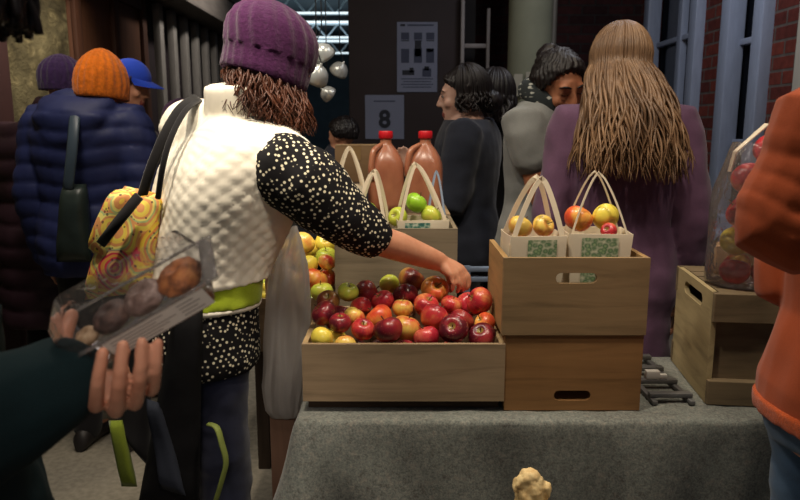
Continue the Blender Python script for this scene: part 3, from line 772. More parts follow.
def relax(P, R, free, lo, hi, rim, iters=300, pull=.06, xmax=None):
    P0 = P.copy()
    for it in range(iters):
        D = P[:, None]-P[None]; dist = np.sqrt((D**2).sum(-1))+1e-9; need = (R[:, None]+R[None])*1.02-dist; np.fill_diagonal(need, -1)
        push = np.where(need > 0, need, 0)[..., None]*D/dist[..., None]*.45
        P = P+push.sum(1)*free[:, None]+(P0-P)*pull*free[:, None]*(it < iters*.8)
        for ax in (0, 1):
            inb = (P[:, 2] < rim+R*.55) & (free > 0)
            P[inb, ax] = np.clip(P[inb, ax], lo[ax]+R[inb]*1.03, hi[ax]-R[inb]*1.03)
        if xmax is not None: P[:, 0] = np.maximum(np.minimum(P[:, 0], xmax-R*1.04), lo[0]+R*.9)
        P[:, 2] = np.maximum(P[:, 2], lo[2]+R)
    return P
def heap(spec, plane, lo, hi, rim, group, fill_n, fill_kinds, fill_r=.034, fill_label='', seed=3, fill_group=None, xmax=None, obst=()):
    """spec: (px, py, rpx, kind, label). each seen apple lies where its line of sight meets the sloping heap surface"""
    y0, z0, sl = plane; P, R = [], []
    for px, py, rp, kind, lb in spec:
        d = ray(px, py); # z = z0 + sl*(y-y0)
        t = (z0-sl*y0-CAMZ)/(d.z-sl*d.y); p = V((0, 0, CAMZ))+d*t
        R.append(min(.040, max(.029, 1.0*rp*t/FPX))); P.append(p-V((0, 0, R[-1]*.2)))
    P = np.array([list(p) for p in P]); R = np.array(R); n = len(P)
    fr_ = np.array([1.]*n+[0.]*len(obst)); PO = np.array([list(p) for p in P]+[list(q) for q, _ in obst]); RO = np.array(list(R)+[q for _, q in obst])
    P = relax(PO, RO, fr_, lo, hi, rim, xmax=xmax)[:n]
    # the apples underneath: packed from the bottom up wherever there is room below the seen ones
    rnd = np.random.RandomState(seed); Q = [p for p in P]; RR = list(R); cand = []
    rs = fill_r; dz = rs*1.63; k = 0; z = lo[2]+rs
    while z < rim+.2:
        dx = rs*2.02; ox = (k % 2)*rs; oy = (k % 2)*rs
        for x in np.arange(lo[0]+rs+ox*.5, hi[0]-rs+1e-6, dx):
            for y in np.arange(lo[1]+rs+oy*.5, hi[1]-rs+1e-6, dx): cand.append((x, y, z))
        z += dz; k += 1
    out = []
    for c in cand:
        c = np.array(c)
        zs = z0+sl*(c[1]-y0)
        if c[2] > zs-rs*1.0: continue
        ok = True
        for q, r in zip(Q, RR):
            if np.linalg.norm(q-c) < (r+rs)*.97: ok = False; break
        if ok: Q.append(c); RR.append(rs); out.append(c)
    for (px, py, rp, kind, lb), p, r in zip(spec, P, R): apple(kind, p, r, lb, group)
    for i, c in enumerate(out[:fill_n]): apple(fill_kinds[i % len(fill_kinds)], c, rs, fill_label, fill_group or group, stem=False)
    return P, R

# front crate: (px, py, radius px, kind, label)
FR = [
 (319, 317, 13, 'dark', 'dark red apple against the left board of the front crate'),
 (339, 315, 14, 'dark', 'purplish dark red apple right above the large yellow apple'),
 (334, 331, 15, 'yel', 'large plain yellow apple in the front left corner of the front crate'),
 (339, 343, 11, 'yred', 'yellow-orange apple low at the front board under the large yellow one'),
 (317, 338, 10, 'yel', 'small yellow apple squeezed in the very front left corner'),
 (357, 317, 11, 'yred', 'pale orange-yellow apple just right of the purplish pair on the left'),
 (377, 314, 14, 'oran', 'orange-yellow blushed apple in the left middle of the heap'),
 (357, 332, 12, 'red', 'red-orange apple right beside the large yellow apple'),
 (370, 341, 11, 'yred', 'red and yellow apple showing its hollow at the front board'),
 (391, 335, 15, 'dark', 'large dark red apple at the front board, left of the middle'),
 (408, 321, 15, 'yred', 'large half yellow half red apple in the middle of the heap'),
 (404, 306, 10, 'yred', 'pale yellow apple directly behind the half yellow half red one'),
 (330, 297, 12, 'brn', 'brownish red apple at the back left, below the green-yellow ones'),
 (347, 297, 10, 'ygr', 'greenish apple with a stem hollow at the back left of the heap'),
 (369, 290, 14, 'dark', 'wide crimson apple at the back of the heap, left of the small yellow-green one'),
 (359, 304, 11, 'red', 'red apple below the wide crimson one at the back'),
 (381, 301, 12, 'pink', 'light red apple behind the orange-yellow blushed one'),
 (389, 287, 10, 'ygr', 'small yellow-green apple at the back of the heap'),
 (404, 293, 13, 'dark', 'crimson apple right of the small yellow-green one at the back'),
 (412, 278, 15, 'brn', 'dull brown and yellow apple at the back, just under the bare forearm'),
 (434, 287, 16, 'oran', 'bright orange-red apple left of the reaching hand'),
 (421, 304, 13, 'red', 'shiny red apple below the bright orange-red one'),
 (436, 317, 15, 'red', 'red apple with an orange top in the right middle of the heap'),
 (424, 339, 13, 'pink', 'light red apple at the middle of the front board'),
 (453, 334, 15, 'dark', 'very dark round apple at the front board, right of the middle'),
 (462, 317, 13, 'dark', 'dark red apple behind the very dark one on the right'),
 (452, 304, 10, 'red', 'small red apple in front of the fingertips'),
 (473, 300, 13, 'pink', 'pinkish red apple on top of the right end, beside the hand'),
 (482, 304, 14, 'red', 'shiny crimson apple topmost against the right board'),
 (481, 320, 11, 'oran', 'red-orange apple under the shiny crimson one on the right'),
 (481, 336, 14, 'dark', 'dark red apple in the front right corner of the crate'),
 (466, 345, 9, 'pink', 'light red apple peeping over the front board near the right corner'),
 (407, 343, 10, 'dark', 'dark apple low at the front board between two larger ones'),
 (346, 331, 9, 'dark', 'dark red apple in the gap right of the yellow one'),
]
fx = CF.location.x; lo = (fx-.251+.015, 1.655+.015, TOP+.04); hi = (fx+.251-.015, 1.655+.355, 2)
heap(FR, (1.705, .926, .36), lo, hi, TOP+.174, 'apples heaped in the front crate', 70, ['dark', 'red', 'red', 'dark'], fill_label='red apple buried under the others in the front crate', fill_group='buried apples in the front crate', xmax=xs-CS/2-.002, obst=[(at(463, 281, 1.915), .024), (at(464, 289, 1.91), .012)])
YL = [
 (307, 244, 15, 'yred', 'large orange and yellow apple topmost beside the polka dot sleeve'),
 (325, 243, 13, 'yel', 'yellow apple right of the large orange one, under the sleeve'),
 (312, 263, 11, 'yel', 'yellow apple below the large orange and yellow one'),
 (334, 259, 11, 'ygr', 'bright yellow-green apple against the grey crate'),
 (329, 269, 11, 'oran', 'orange-red apple in the middle of the yellow apple crate'),
 (319, 281, 13, 'oran', 'salmon red apple at the left of the yellow apple crate'),
 (333, 284, 11, 'ygr', 'long-lit yellow-green apple below the orange-red one by the grey crate'),
 (323, 299, 13, 'grn', 'green apple lowest in the yellow apple crate'),
 (297, 253, 10, 'yred', 'yellow and red apple half hidden by the white vest'),
 (303, 278, 12, 'yred', 'yellow-red apple half hidden behind the hanging plastic bag'),
 (339, 272, 9, 'yred', 'small pale apple wedged against the grey crate'),
]
lo = (YC[0]-.18+.015, YC[1]-.2+.015, SZ+.016); hi = (YC[0]+.18-.015, YC[1]+.2-.015, 2)
heap(YL, (2.14, .935, .62), lo, hi, SZ+.17, 'apples in the yellow apple crate', 60, ['yel', 'ygr', 'yred'], fill_label='yellow apple buried under the others in the back left crate', fill_group='buried apples in the back left crate', seed=5, xmax=xg-.1935)

# ------------------------------------------------------------------ paper tote bags
def tote_print(name, c1, c2, base):
    t = NT(name); v = t.add('ShaderNodeTexVoronoi'); v.inputs['Scale'].default_value = 74; v.inputs['Randomness'].default_value = .75
    t.link(t.coords((1, .3, 1.1)), v.inputs['Vector']); n = t.noise(t.coords(), 120, 3)
    t.color(t.mix(t.ramp(n, [(.45, (0, 0, 0, 1)), (.75, (.35, .35, .35, 1))]), t.ramp(v.outputs['Distance'], [(.12, c2), (.40, c1), (.85, base)]), base)); t.set(.6); return t.m
M_BAGP = plain('white_bag_paper', C(226, 214, 190), .7, .05, 8, bump=.2, bdist=.01)
M_PRG = tote_print('leafy_green_print', C(84, 122, 84), C(150, 176, 130), C(214, 214, 186))
M_PRT = tote_print('teal_leaf_print', C(60, 128, 110), C(40, 90, 96), C(220, 226, 206))
M_HND = plain('white_handle_strip', C(232, 218, 192), .6, .05, 8, bump=.1)
M_HNDB = plain('bluish_handle_strip', C(150, 166, 190), .6, .05, 8, bump=.1)
def tote(label, base, w, d, h, hh, mprint, rz=0, pr=(-.02, .08), lean=0, group=None, peak=.55, hm=None, handles=(-1, 1), hw=.009):
    base = V(base); root = thing('tote_bag', label, 'bag', base, group); R = Matrix.Translation(base) @ Matrix.Rotation(rz, 4, 'Z')
    def rect(k, z, off=0):
        a, b = w/2*k, d/2*k; n = 7; out = []
        for i in range(n): out.append(V((-a+2*a*i/n, -b-off*math.sin(math.pi*i/n), z)))
        for i in range(n): out.append(V((a, -b+2*b*i/n, z)))
        for i in range(n): out.append(V((a-2*a*i/n, b+off*math.sin(math.pi*i/n), z)))
        for i in range(n): out.append(V((-a, b-2*b*i/n, z)))
        return out
    bm = NB(); loft(bm, [rect(.80, .001), rect(.82, h*.1, .004), rect(.90, h*.5, .008), rect(.99, h*.93, .005), rect(1.0, h, .003), rect(.985, h, .0), rect(.965, h*.92, .003), rect(.87, h*.5, .005), rect(.78, .012)])
    for v in bm.verts: v.co += V((noise.noise(v.co*22)*.0025, noise.noise(v.co*19+V((4, 0, 0)))*.003, 0))
    bm.transform(R); body = obj('bag_body', bm, M_BAGP, root, angle=50)
    bm = NB(); x0, x1 = pr; n = 6; rings = []
    for j in range(9):
        z = h*(.1+.86*j/8); k = np.interp(z/h, [.0, .1, .5, .93, 1], [.8, .82, .9, .99, 1]); off = np.interp(z/h, [.1, .5, .93, 1], [.004, .008, .005, .003])
        rings.append([V((x0+(x1-x0)*i/n, -d/2*k-off*math.sin(math.pi*(x0+(x1-x0)*i/n+w/2*k)/(w*k))-.0022, z)) for i in range(n+1)])
    loft(bm, rings, cap=False, closed=False); bm.transform(R); obj('printed_panel', bm, mprint, root)
    for q in handles:
        bm = NB(); pts = []; N = 22; a = w*.46
        for i in range(N+1):
            u = -1+2*i/N; zz = hh*(1-abs(u)**1.3)*(1 if abs(u) > .14 else .985+.0*u)
            pts.append(V((a*u+lean*(1-abs(u)), q*d*.44*(1-.55*(1-abs(u))), h*.9+zz+.02*(1-abs(u)**3))))
        pp = [pts[0]-V((0, 0, h*.2))]+pts+[pts[-1]-V((0, 0, h*.2))]
        wd = [((pp[min(i+1, len(pp)-1)]-pp[max(i-1, 0)]).cross(V((0, 1, 0)))+V((0, .004*q, 0))).normalized() for i in range(len(pp))]
        strip(bm, pp, wd, hw, .0022); bm.transform(R); obj('handle', bm, hm or M_HND, root, smooth=False)
    return root
zb = TOP+.1975+.015
b1 = at(531, 240, 1.775); b2 = at(595, 240, 1.785)
tote('left white tote bag in the tan crate, with a broad white handle', (b1.x+.004, 1.775, zb), .142, .13, .222, .145, M_PRG, .05, (-.028, .045), .012, hw=.013)
tote('right white tote bag in the tan crate, with thin handles and wide green print', (b2.x, 1.785, zb), .160, .13, .226, .155, M_PRG, -.08, (-.045, .045), -.004, hw=.0048)
def load(specs, Y, group, dz=0):
    for px, py, rp, kind, lb, dy in specs:
        p = at(px, py, Y+dy); d = (p-V((0, 0, CAMZ))).length; apple(kind, p, rp*d/FPX, lb, group)
load([(520, 227, 12, 'yred', 'red and yellow apple at the left of the left tote bag', -.01), (543, 226, 11, 'yred', 'red-cheeked apple with a dark hollow at the right of the left tote bag', .0)], 1.775, 'apples in the left tote bag')
load([(578, 219, 14, 'oran', 'orange apple at the left of the right tote bag', -.005), (606, 217, 13, 'yel', 'yellow apple on the right of the right tote bag', .0), (609, 231, 8, 'red', 'small red apple below the yellow one in the right tote bag', -.045)], 1.785, 'apples in the right tote bag')
# fillers that carry them
for bx, by, ks in ((b1.x, 1.775, ['yred', 'red']), (b2.x, 1.785, ['oran', 'yel'])):
    for j, dz in enumerate((.055, .12)):
        for q in (-1, 1): apple(ks[j], (bx+q*.028, by, zb+dz-.012), .0275, 'apple hidden inside a white tote bag in the tan crate', 'hidden apples in the tote bags', stem=False)
zg = SZ+.191*2-.191+.015
g1 = at(421, 225, 2.27); g2 = at(374, 225, 2.24); g3 = at(346, 220, 2.38)
tote('tote bag with teal print and tall handles holding green apples on the grey crate', (g1.x, 2.265, zg), .165, .13, .196, .178, M_PRT, .1, (-.06, .02), -.02, hw=.010)
tote('second tote bag of green apples, nearer the polka dot sleeve', (g2.x-.010, 2.255, zg), .115, .12, .186, .165, M_PRT, -.1, (-.05, .0), .012, hw=.011)
load([(416, 203, 11, 'grn', 'bright green apple topmost in the teal print tote bag', -.0), (398, 217, 10, 'ygr', 'yellow-green apple at the left of the teal print tote bag', .0), (431, 216, 11, 'ygr', 'pale green apple at the right of the teal print tote bag', -.01)], 2.265, 'green apples in the teal print tote bag')
load([(368, 211, 8.8, 'grn', 'green apple just above the polka dot sleeve', 0), (357, 214, 8.5, 'ygr', 'yellow-green apple at the far left of the second green apple bag', -.0)], 2.255, 'green apples in the second tote bag')
for bx, by in ((g1.x, 2.265), (g2.x, 2.255)):
    for dz in (.045, .098):
        for q in (-1, 1): apple('grn', (bx+q*.026, by, zg+dz-.012), .0255, 'green apple hidden inside a tote bag on the grey crate', 'hidden green apples in the tote bags', stem=False)
zt = SZ+.191*2
tote('empty-topped tote bag with thin handles behind the green apples on the left', (g3.x, 2.575, zt), .11, .09, .10, .13, M_PRT, .2, (-.04, .0), 0, hw=.009)
tote('tote bag with bluish thin handles at the right behind the green apples', (at(437, 225, 2.4).x-.003, 2.405, zg), .066, .06, .19, .15, M_PRT, 0, (-.03, .02), 0, hm=M_HNDB, hw=.006)

# ------------------------------------------------------------------ cider jugs and cardboard box
M_CIDER = NT('cider_jug_plastic'); f = M_CIDER.noise(M_CIDER.coords((1, 1, .6)), 14, 3); M_CIDER.color(M_CIDER.ramp(f, [(.3, C(150, 90, 66)), (.7, C(182, 122, 92))])); M_CIDER.set(.28, spec=.5, Subsurface_Weight=.25); M_CIDER.b.inputs['Subsurface Radius'].default_value = (.03, .012, .006); M_CIDER = M_CIDER.m
M_CAP = plain('red_cap', C(214, 32, 44), .4, .06, 10, bump=0)
def jug(label, px, Y, rz):
    p = at(px, 200, Y); loc = V((p.x, Y, zt)); root = thing('cider_jug', label, 'jug', loc, 'cider jugs')
    R = Matrix.Translation(loc) @ Matrix.Rotation(rz, 4, 'Z'); bm = NB(); rings = []; n = 32
    for z, a, e in [(0, .052, .6), (.006, .062, .55), (.03, .0655, .5), (.15, .0655, .5), (.175, .063, .55), (.20, .055, .65), (.225, .041, .85), (.242, .028, 1), (.252, .021, 1), (.275, .020, 1)]:
        rings.append([V((a*math.copysign(abs(math.cos(2*math.pi*q/n))**e, math.cos(2*math.pi*q/n)), a*math.copysign(abs(math.sin(2*math.pi*q/n))**e, math.sin(2*math.pi*q/n)), z)) for q in range(n)])
    loft(bm, rings); bm.transform(R); obj('jug_body', bm, M_CIDER, root, angle=70)
    bm = NB(); tube(bm, [(-.02, -.02, .245), (-.05, -.045, .225), (-.060, -.056, .185), (-.062, -.060, .145), (-.052, -.052, .12)], [.009, .011, .011, .011, .009], 12, sub=4); bm.transform(R); obj('jug_handle', bm, M_CIDER, root)
    bm = NB(); lathe(bm, [(.024, .268), (.026, .27), (.026, .292), (.0235, .296), (.003, .296)], seg=40, mod=lambda a, k, z: 1+.025*math.cos(a*26) if k in (1, 2) else 1); bm.transform(R); obj('cap', bm, M_CAP, root, angle=50)
jug('left cider jug with a red cap, nearer the white vest', 386, 2.63, .15)
jug('right cider jug with a red cap, nearer the dark-haired woman', 425, 2.64, -.1)
M_CARD = plain('cardboard', C(148, 118, 84), .8, .1, 7, (1, 1, 6), .1)
def carton(label, c, size, rz=0):
    c = V(c); root = thing('cardboard_box', label, 'box', c); R = Matrix.Translation(c) @ Matrix.Rotation(rz, 4, 'Z'); w, d, h = size
    bm = NB(); box(bm, (0, 0, h/2), (w, d, h), bevel=.004); bm.transform(R); obj('box_body', bm, M_CARD, root, angle=40)
    bm = NB()
    for q in (-1, 1): box(bm, (0, q*(d/4+.0005), h+.002), (w-.002, d/2-.003, .003), bevel=.001)
    bm.transform(R); obj('box_flaps', bm, plain('cardboard_top', C(170, 140, 102), .8, .1, 7), root, angle=40)
    bm = NB(); box(bm, (0, 0, h+.0042), (w+.0015, .035, .0012)); box(bm, (0, -d/2-.0008, h-.03), (.035, .001, .06)); bm.transform(R); obj('packing_tape', bm, plain('tan_tape', C(168, 136, 92), .35, .05, 9, bump=0), root, smooth=False)
    return root
pc = at(353, 160, 2.80)
bm = NB(); shelf = thing('storage_shelf', 'dark storage shelf carrying a cardboard box against the brown partition', 'shelf', (-.30, 3.2, 0))
box(bm, (-.30, 3.2, 1.19), (.62, .34, .025), bevel=.003); obj('shelf_board', bm, wood('shelf_wood', C(86, 70, 56), 0), shelf)
bm = NB(); box(bm, (-.30, 3.2, .5), (.6, .32, .02), bevel=.003); obj('shelf_board', bm, wood('shelf_wood_low', C(80, 66, 54), 0), shelf)
for x in (-.59, -.01):
    for y in (3.05, 3.35): bm = NB(); box(bm, (x, y, .59), (.03, .03, 1.18)); obj('leg', bm, M_BLACKW, shelf)
pb = at(356, 166, 3.1)
carton('small tan cardboard box on the shelf behind the cider jugs', (pb.x, 3.18, 1.2035), (.19, .2, at(356, 146, 3.08).z-1.2035), .05)
carton('small tan cardboard box standing on the old crate behind the clear plastic bag', (.985, 1.962, TOP+.2925), (.19, .09, .075), -.12)
# pallet-like metal rack, clip, rail behind the stack
rk = thing('metal_rack', 'low grey metal rack of bars between the orange-brown crate and the old crate', 'rack', (.70, 1.90, TOP))
M_BAR = plain('grey_bar', C(112, 112, 112), .45, .1, 8, metal=.3)
for i in range(4): bm = NB(); box(bm, (.70, 1.72+.1*i, TOP+.018), (.11, .022, .012), bevel=.002); obj('bar', bm, M_BAR, rk, angle=40)
for x in (.652, .748): bm = NB(); box(bm, (x, 1.87, TOP+.006), (.014, .36, .011), bevel=.002); obj('rail', bm, M_BAR, rk, angle=40)
cl = at(655, 382, 1.86)
bm = NB(); box(bm, (.688, 1.82, TOP+.036), (.038, .02, .024), bevel=.003); box(bm, (.712, 1.82, TOP+.031), (.03, .014, .013), bevel=.002)
tag(obj('price_clip', bm, plain('white_plastic_clip', C(228, 226, 220), .4, .03, 9, bump=0), loc=(.69, 1.82, TOP+.03), angle=40), 'small white plastic clip on the grey metal rack', 'clip')
rl = thing('metal_cart', 'blue-grey metal cart with two rails seen behind the reaching hand', 'cart', (.33, 2.28, 0))
M_RAIL = plain('blue_grey_metal', C(120, 136, 160), .4, .08, 8, metal=.3)
zr = at(480, 269, 2.2).z; zr2 = at(480, 279, 2.2).z
bx0, bx1 = .205, .45
for z in (zr, zr2): bm = NB(); box(bm, ((bx0+bx1)/2, 2.2, z), (bx1-bx0, .02, .016), bevel=.003); obj('rail', bm, M_RAIL, rl, angle=40)
for x in (bx0+.01, bx1-.01):
    bm = NB(); box(bm, (x, 2.2, (zr+.01)/2), (.02, .018, zr+.01)); obj('upright', bm, M_RAIL, rl, angle=40)

# ------------------------------------------------------------------ clear bag of apples on the old crate
M_FILM = clear_plastic('clear_bag_film', (.98, .95, .95, 1), .25, .10, .9, 34)
ZC = TOP+.2925
def blob_bag(name, label, rings, m, loc, amp=.006, seg=28, cat='bag', seed=1, s=18, top_open=True):
    bm = NB(); rr = []
    for c, a, b in rings:
        c = V(c); rr.append([c+V((a*math.cos(2*math.pi*i/seg), b*math.sin(2*math.pi*i/seg), 0)) for i in range(seg)])
    vs = loft(bm, rr, cap=False); bm.faces.new(list(reversed(vs[0])))
    bmesh.ops.subdivide_edges(bm, edges=bm.edges[:], cuts=1, use_grid_fill=True)
    for v in bm.verts:
        n = (v.co-V((loc[0], loc[1], v.co.z))); n.z = 0
        if n.length > 1e-4: v.co += n.normalized()*(noise.noise(V((v.co.x*s, v.co.y*s, v.co.z*s*.5+seed)))*amp*2)
    return tag(obj(name, bm, m, loc=loc, angle=None), label, cat)
bgx, bgy = at(742, 250, 1.80).x+.012, 1.80
pb_ = blob_bag('produce_bag', 'clear plastic bag bulging with apples on the old crate beside the orange sleeve', [((bgx, bgy, ZC+.0015), .09, .08), ((bgx, bgy, ZC+.012), .098, .090), ((bgx, bgy, ZC+.08), .100, .094), ((bgx+.0, bgy, ZC+.15), .100, .094), ((bgx+.004, bgy, ZC+.2), .100, .092), ((bgx+.010, bgy, ZC+.25), .099, .09), ((bgx+.018, bgy, ZC+.30), .095, .085), ((bgx+.026, bgy, ZC+.345), .090, .075), ((bgx+.03, bgy, ZC+.37), .084, .066)], M_FILM, (bgx, bgy, ZC), .004)
bm = NB(); h0 = at(735, 152, 1.80); h1 = at(767, 124, 1.80); h2 = at(779, 134, 1.83)
strip(bm, [h0-V((.010, 0, .05)), h0, h0*.5+h1*.5, h1, h1*.5+h2*.5, h2, h2+V((.006, 0, -.05))], (0, 1, .2), .016, .003); obj('handle', bm, M_HND, pb_, smooth=False)
i_ = 0
for dx, dy, dz, r, k, lb in [(-.042, -.032, .040, .038, 'pink', 'pale red apple at the bottom left of the clear plastic bag'), (.042, -.030, .040, .038, 'pink', 'pale red apple at the bottom right of the clear plastic bag'), (0, .044, .041, .036, 'yred', 'apple at the back of the clear plastic bag'),
        (-.044, -.026, .118, .038, 'yel', 'pale yellow apple at the left side of the clear plastic bag'), (.040, -.026, .116, .038, 'pink', 'red apple beside the pale yellow one in the clear plastic bag'), (0, .046, .115, .037, 'red', 'second apple at the back of the clear plastic bag'),
        (-.030, -.022, .195, .042, 'red', 'large red apple high at the left of the clear plastic bag'), (.052, -.01, .190, .038, 'dark', 'dark red apple high at the right of the clear plastic bag'), (-.022, -.020, .278, .041, 'red', 'red apple second from the top of the clear plastic bag, at its left'), (.058, -.01, .272, .036, 'yred', 'apple beside the orange sleeve in the upper part of the clear plastic bag'),
        (.032, -.012, .352, .040, 'pink', 'pinkish red apple topmost in the clear plastic bag, under the white handle')]:
    apple(k, (bgx+dx, bgy+dy, ZC+dz), r, lb, 'apples in the clear plastic bag', stem=dz > .15)

# hanging produce bag at the table corner, on a wooden post
pw = at(284, 450, 2.07)
post = thing('wooden_post', 'pinkish brown wooden post standing between the woman in the white vest and the table', 'post', (pw.x, 2.07, 0))
bm = NB(); box(bm, (pw.x, 2.07, .51), (.075, .05, 1.02), bevel=.004); obj('shaft', bm, wood('pinkish_post_wood', C(150, 116, 96), 2, .75), post, angle=40)
bm = NB(); box(bm, (pw.x, 2.07, .02), (.14, .12, .04), bevel=.004); obj('foot', bm, wood('post_foot_wood', C(120, 94, 78), 0), post, angle=40)
M_MILK = clear_plastic('cloudy_bag_film', (.96, .92, .88, 1), .3, .62, .9, 16)
def hang_bag():
    bm = NB(); rr = []; Y = 1.975; n = 30
    for py, xl, xr, d in [(226, 292, 297, .006), (238, 284, 302, .02), (262, 272, 307, .04), (300, 266, 311, .05), (345, 264, 309, .05), (385, 263, 304, .046), (410, 266, 300, .03), (418, 272, 296, .01)]:
        a, b = at(xl, py, Y), at(xr, py, Y); c = (a+b)/2; w = (b.x-a.x)/2
        rr.append([c+V((w*math.cos(2*math.pi*i/n)*(1+.06*math.cos(i*2.5+py)), -d*math.sin(2*math.pi*i/n)*(1+.12*math.cos(i*1.9+py*.3))+.0, 0)) for i in range(n)])
    loft(bm, rr); bmesh.ops.subdivide_edges(bm, edges=bm.edges[:], cuts=2, use_grid_fill=True)
    for v in bm.verts:
        q = V((v.co.x*26, v.co.y*26, v.co.z*7)); a_ = noise.noise(q)*.010+noise.noise(q*2.3)*.005; v.co += V((a_*.6, -a_, 0))
    me_o = obj('hanging_plastic_bag', bm, M_MILK, loc=(at(287, 300, Y).x, Y, 1.0), angle=None); return me_o
tag(hang_bag(), 'cloudy white plastic bag hanging between the white vest and the apple crates', 'bag')

# ginger root on a low front shelf
gx = at(530, 490, 1.2)
fs = thing('front_shelf', 'low produce shelf in front of the table, just under the picture', 'shelf', (gx.x, 1.12, 0))
bm = NB(); box(bm, (gx.x, 1.10, .70), (.7, .28, .025), bevel=.003); obj('shelf_board', bm, W_GREY, fs, angle=40)
for x in (-.32, .32):
    for y in (.99, 1.21): bm = NB(); box(bm, (gx.x+x, y, .343), (.035, .035, .687)); obj('leg', bm, W_GREY, fs)
bm = NB(); tp = at(530, 474, 1.2); b0 = V((gx.x, 1.2, .7125))
def gp(px, py, dy=0): return at(px, py, 1.2+dy)
tube(bm, [b0+V((0, 0, .014)), gp(530, 500), gp(531, 484)], [.030, .029, .024], 14); ball(bm, gp(529, 477), (.022, .018, .014)); ball(bm, gp(519, 481), (.010, .012, .011)); ball(bm, gp(538, 480), (.012, .014, .012)); ball(bm, gp(545, 490), (.010, .015, .017)); ball(bm, gp(517, 486, -.005), (.007, .01, .012)); ball(bm, gp(528, 471, .005), (.012, .01, .006))
ball(bm, b0+V((.02, -.02, .02)), (.03, .03, .02))
me = fuse(bm, .003, 2); displace(me, lambda c, n: nz(c, 70, 2)*.004+nz(c, 200, 4)*.0012)
t = NT('ginger_skin'); f = t.noise(t.coords(), 60, 5, .6); g = t.noise(t.coords(), 26, 3, .6)
t.color(t.mix(t.ramp(g, [(.60, (0, 0, 0, 1)), (.68, (.9, .9, .9, 1))]), t.ramp(f, [(.3, C(196, 160, 104)), (.7, C(238, 214, 158))]), C(96, 64, 34))); t.set(.75); t.bump(f, .5, .004)
tag(link_mesh('ginger_root', me, t.m, loc=b0), 'knobbly pale ginger root standing up at the bottom of the picture', 'ginger')

# hanging steel lamps beyond the purple hat
M_CHROME = plain('polished_steel', C(226, 228, 222), .25, .08, 6, metal=.35, bump=.35, bdist=.02, spec=.8)
def hang_lamp(label, px, py, Y, r, tilt):
    p = at(px, py, Y); root = thing('hanging_lamp', label, 'lamp', p, 'hanging steel lamps'); M = Matrix.Rotation(tilt, 3, 'Y') @ Matrix.Rotation(.5, 3, 'X')
    bm = NB(); lathe(bm, [(r, -.5*r), (r*.98, -.25*r), (r*.85, .2*r), (r*.6, .5*r), (r*.3, .68*r), (r*.12, .75*r), (r*.1, .95*r), (r*.04, 1.0*r)], p, 28, M); obj('lamp_shade', bm, M_CHROME, root, angle=None)
    bm = NB(); ball(bm, p+M @ V((0, 0, -.45*r)), r*.42); obj('bulb', bm, plain('frosted_bulb', C(220, 220, 210), .4, .02, 5, bump=0), root)
    bm = NB(); tube(bm, [p+M @ V((0, 0, r*.95)), p+V((0, 0, r*2)), V((p.x, p.y, 3.24))], .003, 6); obj('hanging_cord', bm, M_BLACKW, root)
hang_lamp('large bright steel lamp hanging just right of the purple hat', 317, 74, 3.4, .062, .5)
hang_lamp('small steel lamp hanging lowest beyond the purple hat', 327, 93, 3.6, .042, -.9)
hang_lamp('dull steel lamp hanging highest beside the purple hat', 322, 52, 3.5, .058, -.5)
hang_lamp('dim steel lamp hanging rightmost, against the dark partition', 340, 69, 4.2, .055, .6)
# ------------------------------------------------------------------ people
S_FAIR = skin('fair_skin', C(206, 150, 120)); S_TAN = skin('tan_skin', C(176, 118, 86)); S_PALE = skin('pale_skin', C(206, 168, 150))
def hair_mat(name, c1, c2):
    t = NT(name); f = t.noise(t.coords((60, 60, 5)), 2.2, 5, .6); g = t.noise(t.coords(), 7, 2)
    t.color(t.mix(.5, t.ramp(f, [(.3, c1), (.7, c2)]), t.ramp(g, [(.35, c1), (.65, c2)]))); t.set(.45, spec=.4); t.bump(f, .4, .004); return t.m
H_AUB = hair_mat('auburn_hair', C(54, 30, 22), C(108, 62, 42)); H_BRN = hair_mat('light_brown_hair', C(80, 58, 42), C(158, 124, 92)); H_BLK = hair_mat('black_hair', C(16, 13, 14), C(38, 30, 30))
H_DBR = hair_mat('dark_brown_hair', C(26, 19, 18), C(54, 40, 36))
M_BLKF = fabric('black_fabric', C(24, 23, 26)); M_JEAN = fabric('dark_navy_denim', C(26, 30, 50), .25, 500); M_BJEAN = fabric('blue_denim', C(78, 104, 134), .2, 500)
M_SHOE = plain('dark_shoe', C(36, 32, 32), .5, .2, 12)
def knit(name, c, s=90):
    t = NT(name); f = t.noise(t.coords(), s, 4, .7); g = t.noise(t.coords(), 9, 3)
    t.color(t.mix(.5, t.ramp(f, [(.35, sc(c, .55)), (.65, sc(c, 1.3))]), t.ramp(g, [(.3, sc(c, .75)), (.7, sc(c, 1.2))]))); t.set(.95, spec=.1, Sheen_Weight=.25); t.bump(f, .5, .008); return t.m
def dots(name, ground, dot, scale=62, size=.30):
    t = NT(name); v = t.add('ShaderNodeTexVoronoi'); v.inputs['Scale'].default_value = scale; v.inputs['Randomness'].default_value = .5; cc = t.coords(); cc.node.inputs['Rotation'].default_value = (.6, .45, .35); t.link(cc, v.inputs['Vector'])
    t.color(t.ramp(v.outputs['Distance'], [(size-.04, dot), (size+.03, ground)])); t.set(.85, spec=.2); t.bump(t.noise(t.coords(), 12, 3), .2, .01); return t.m
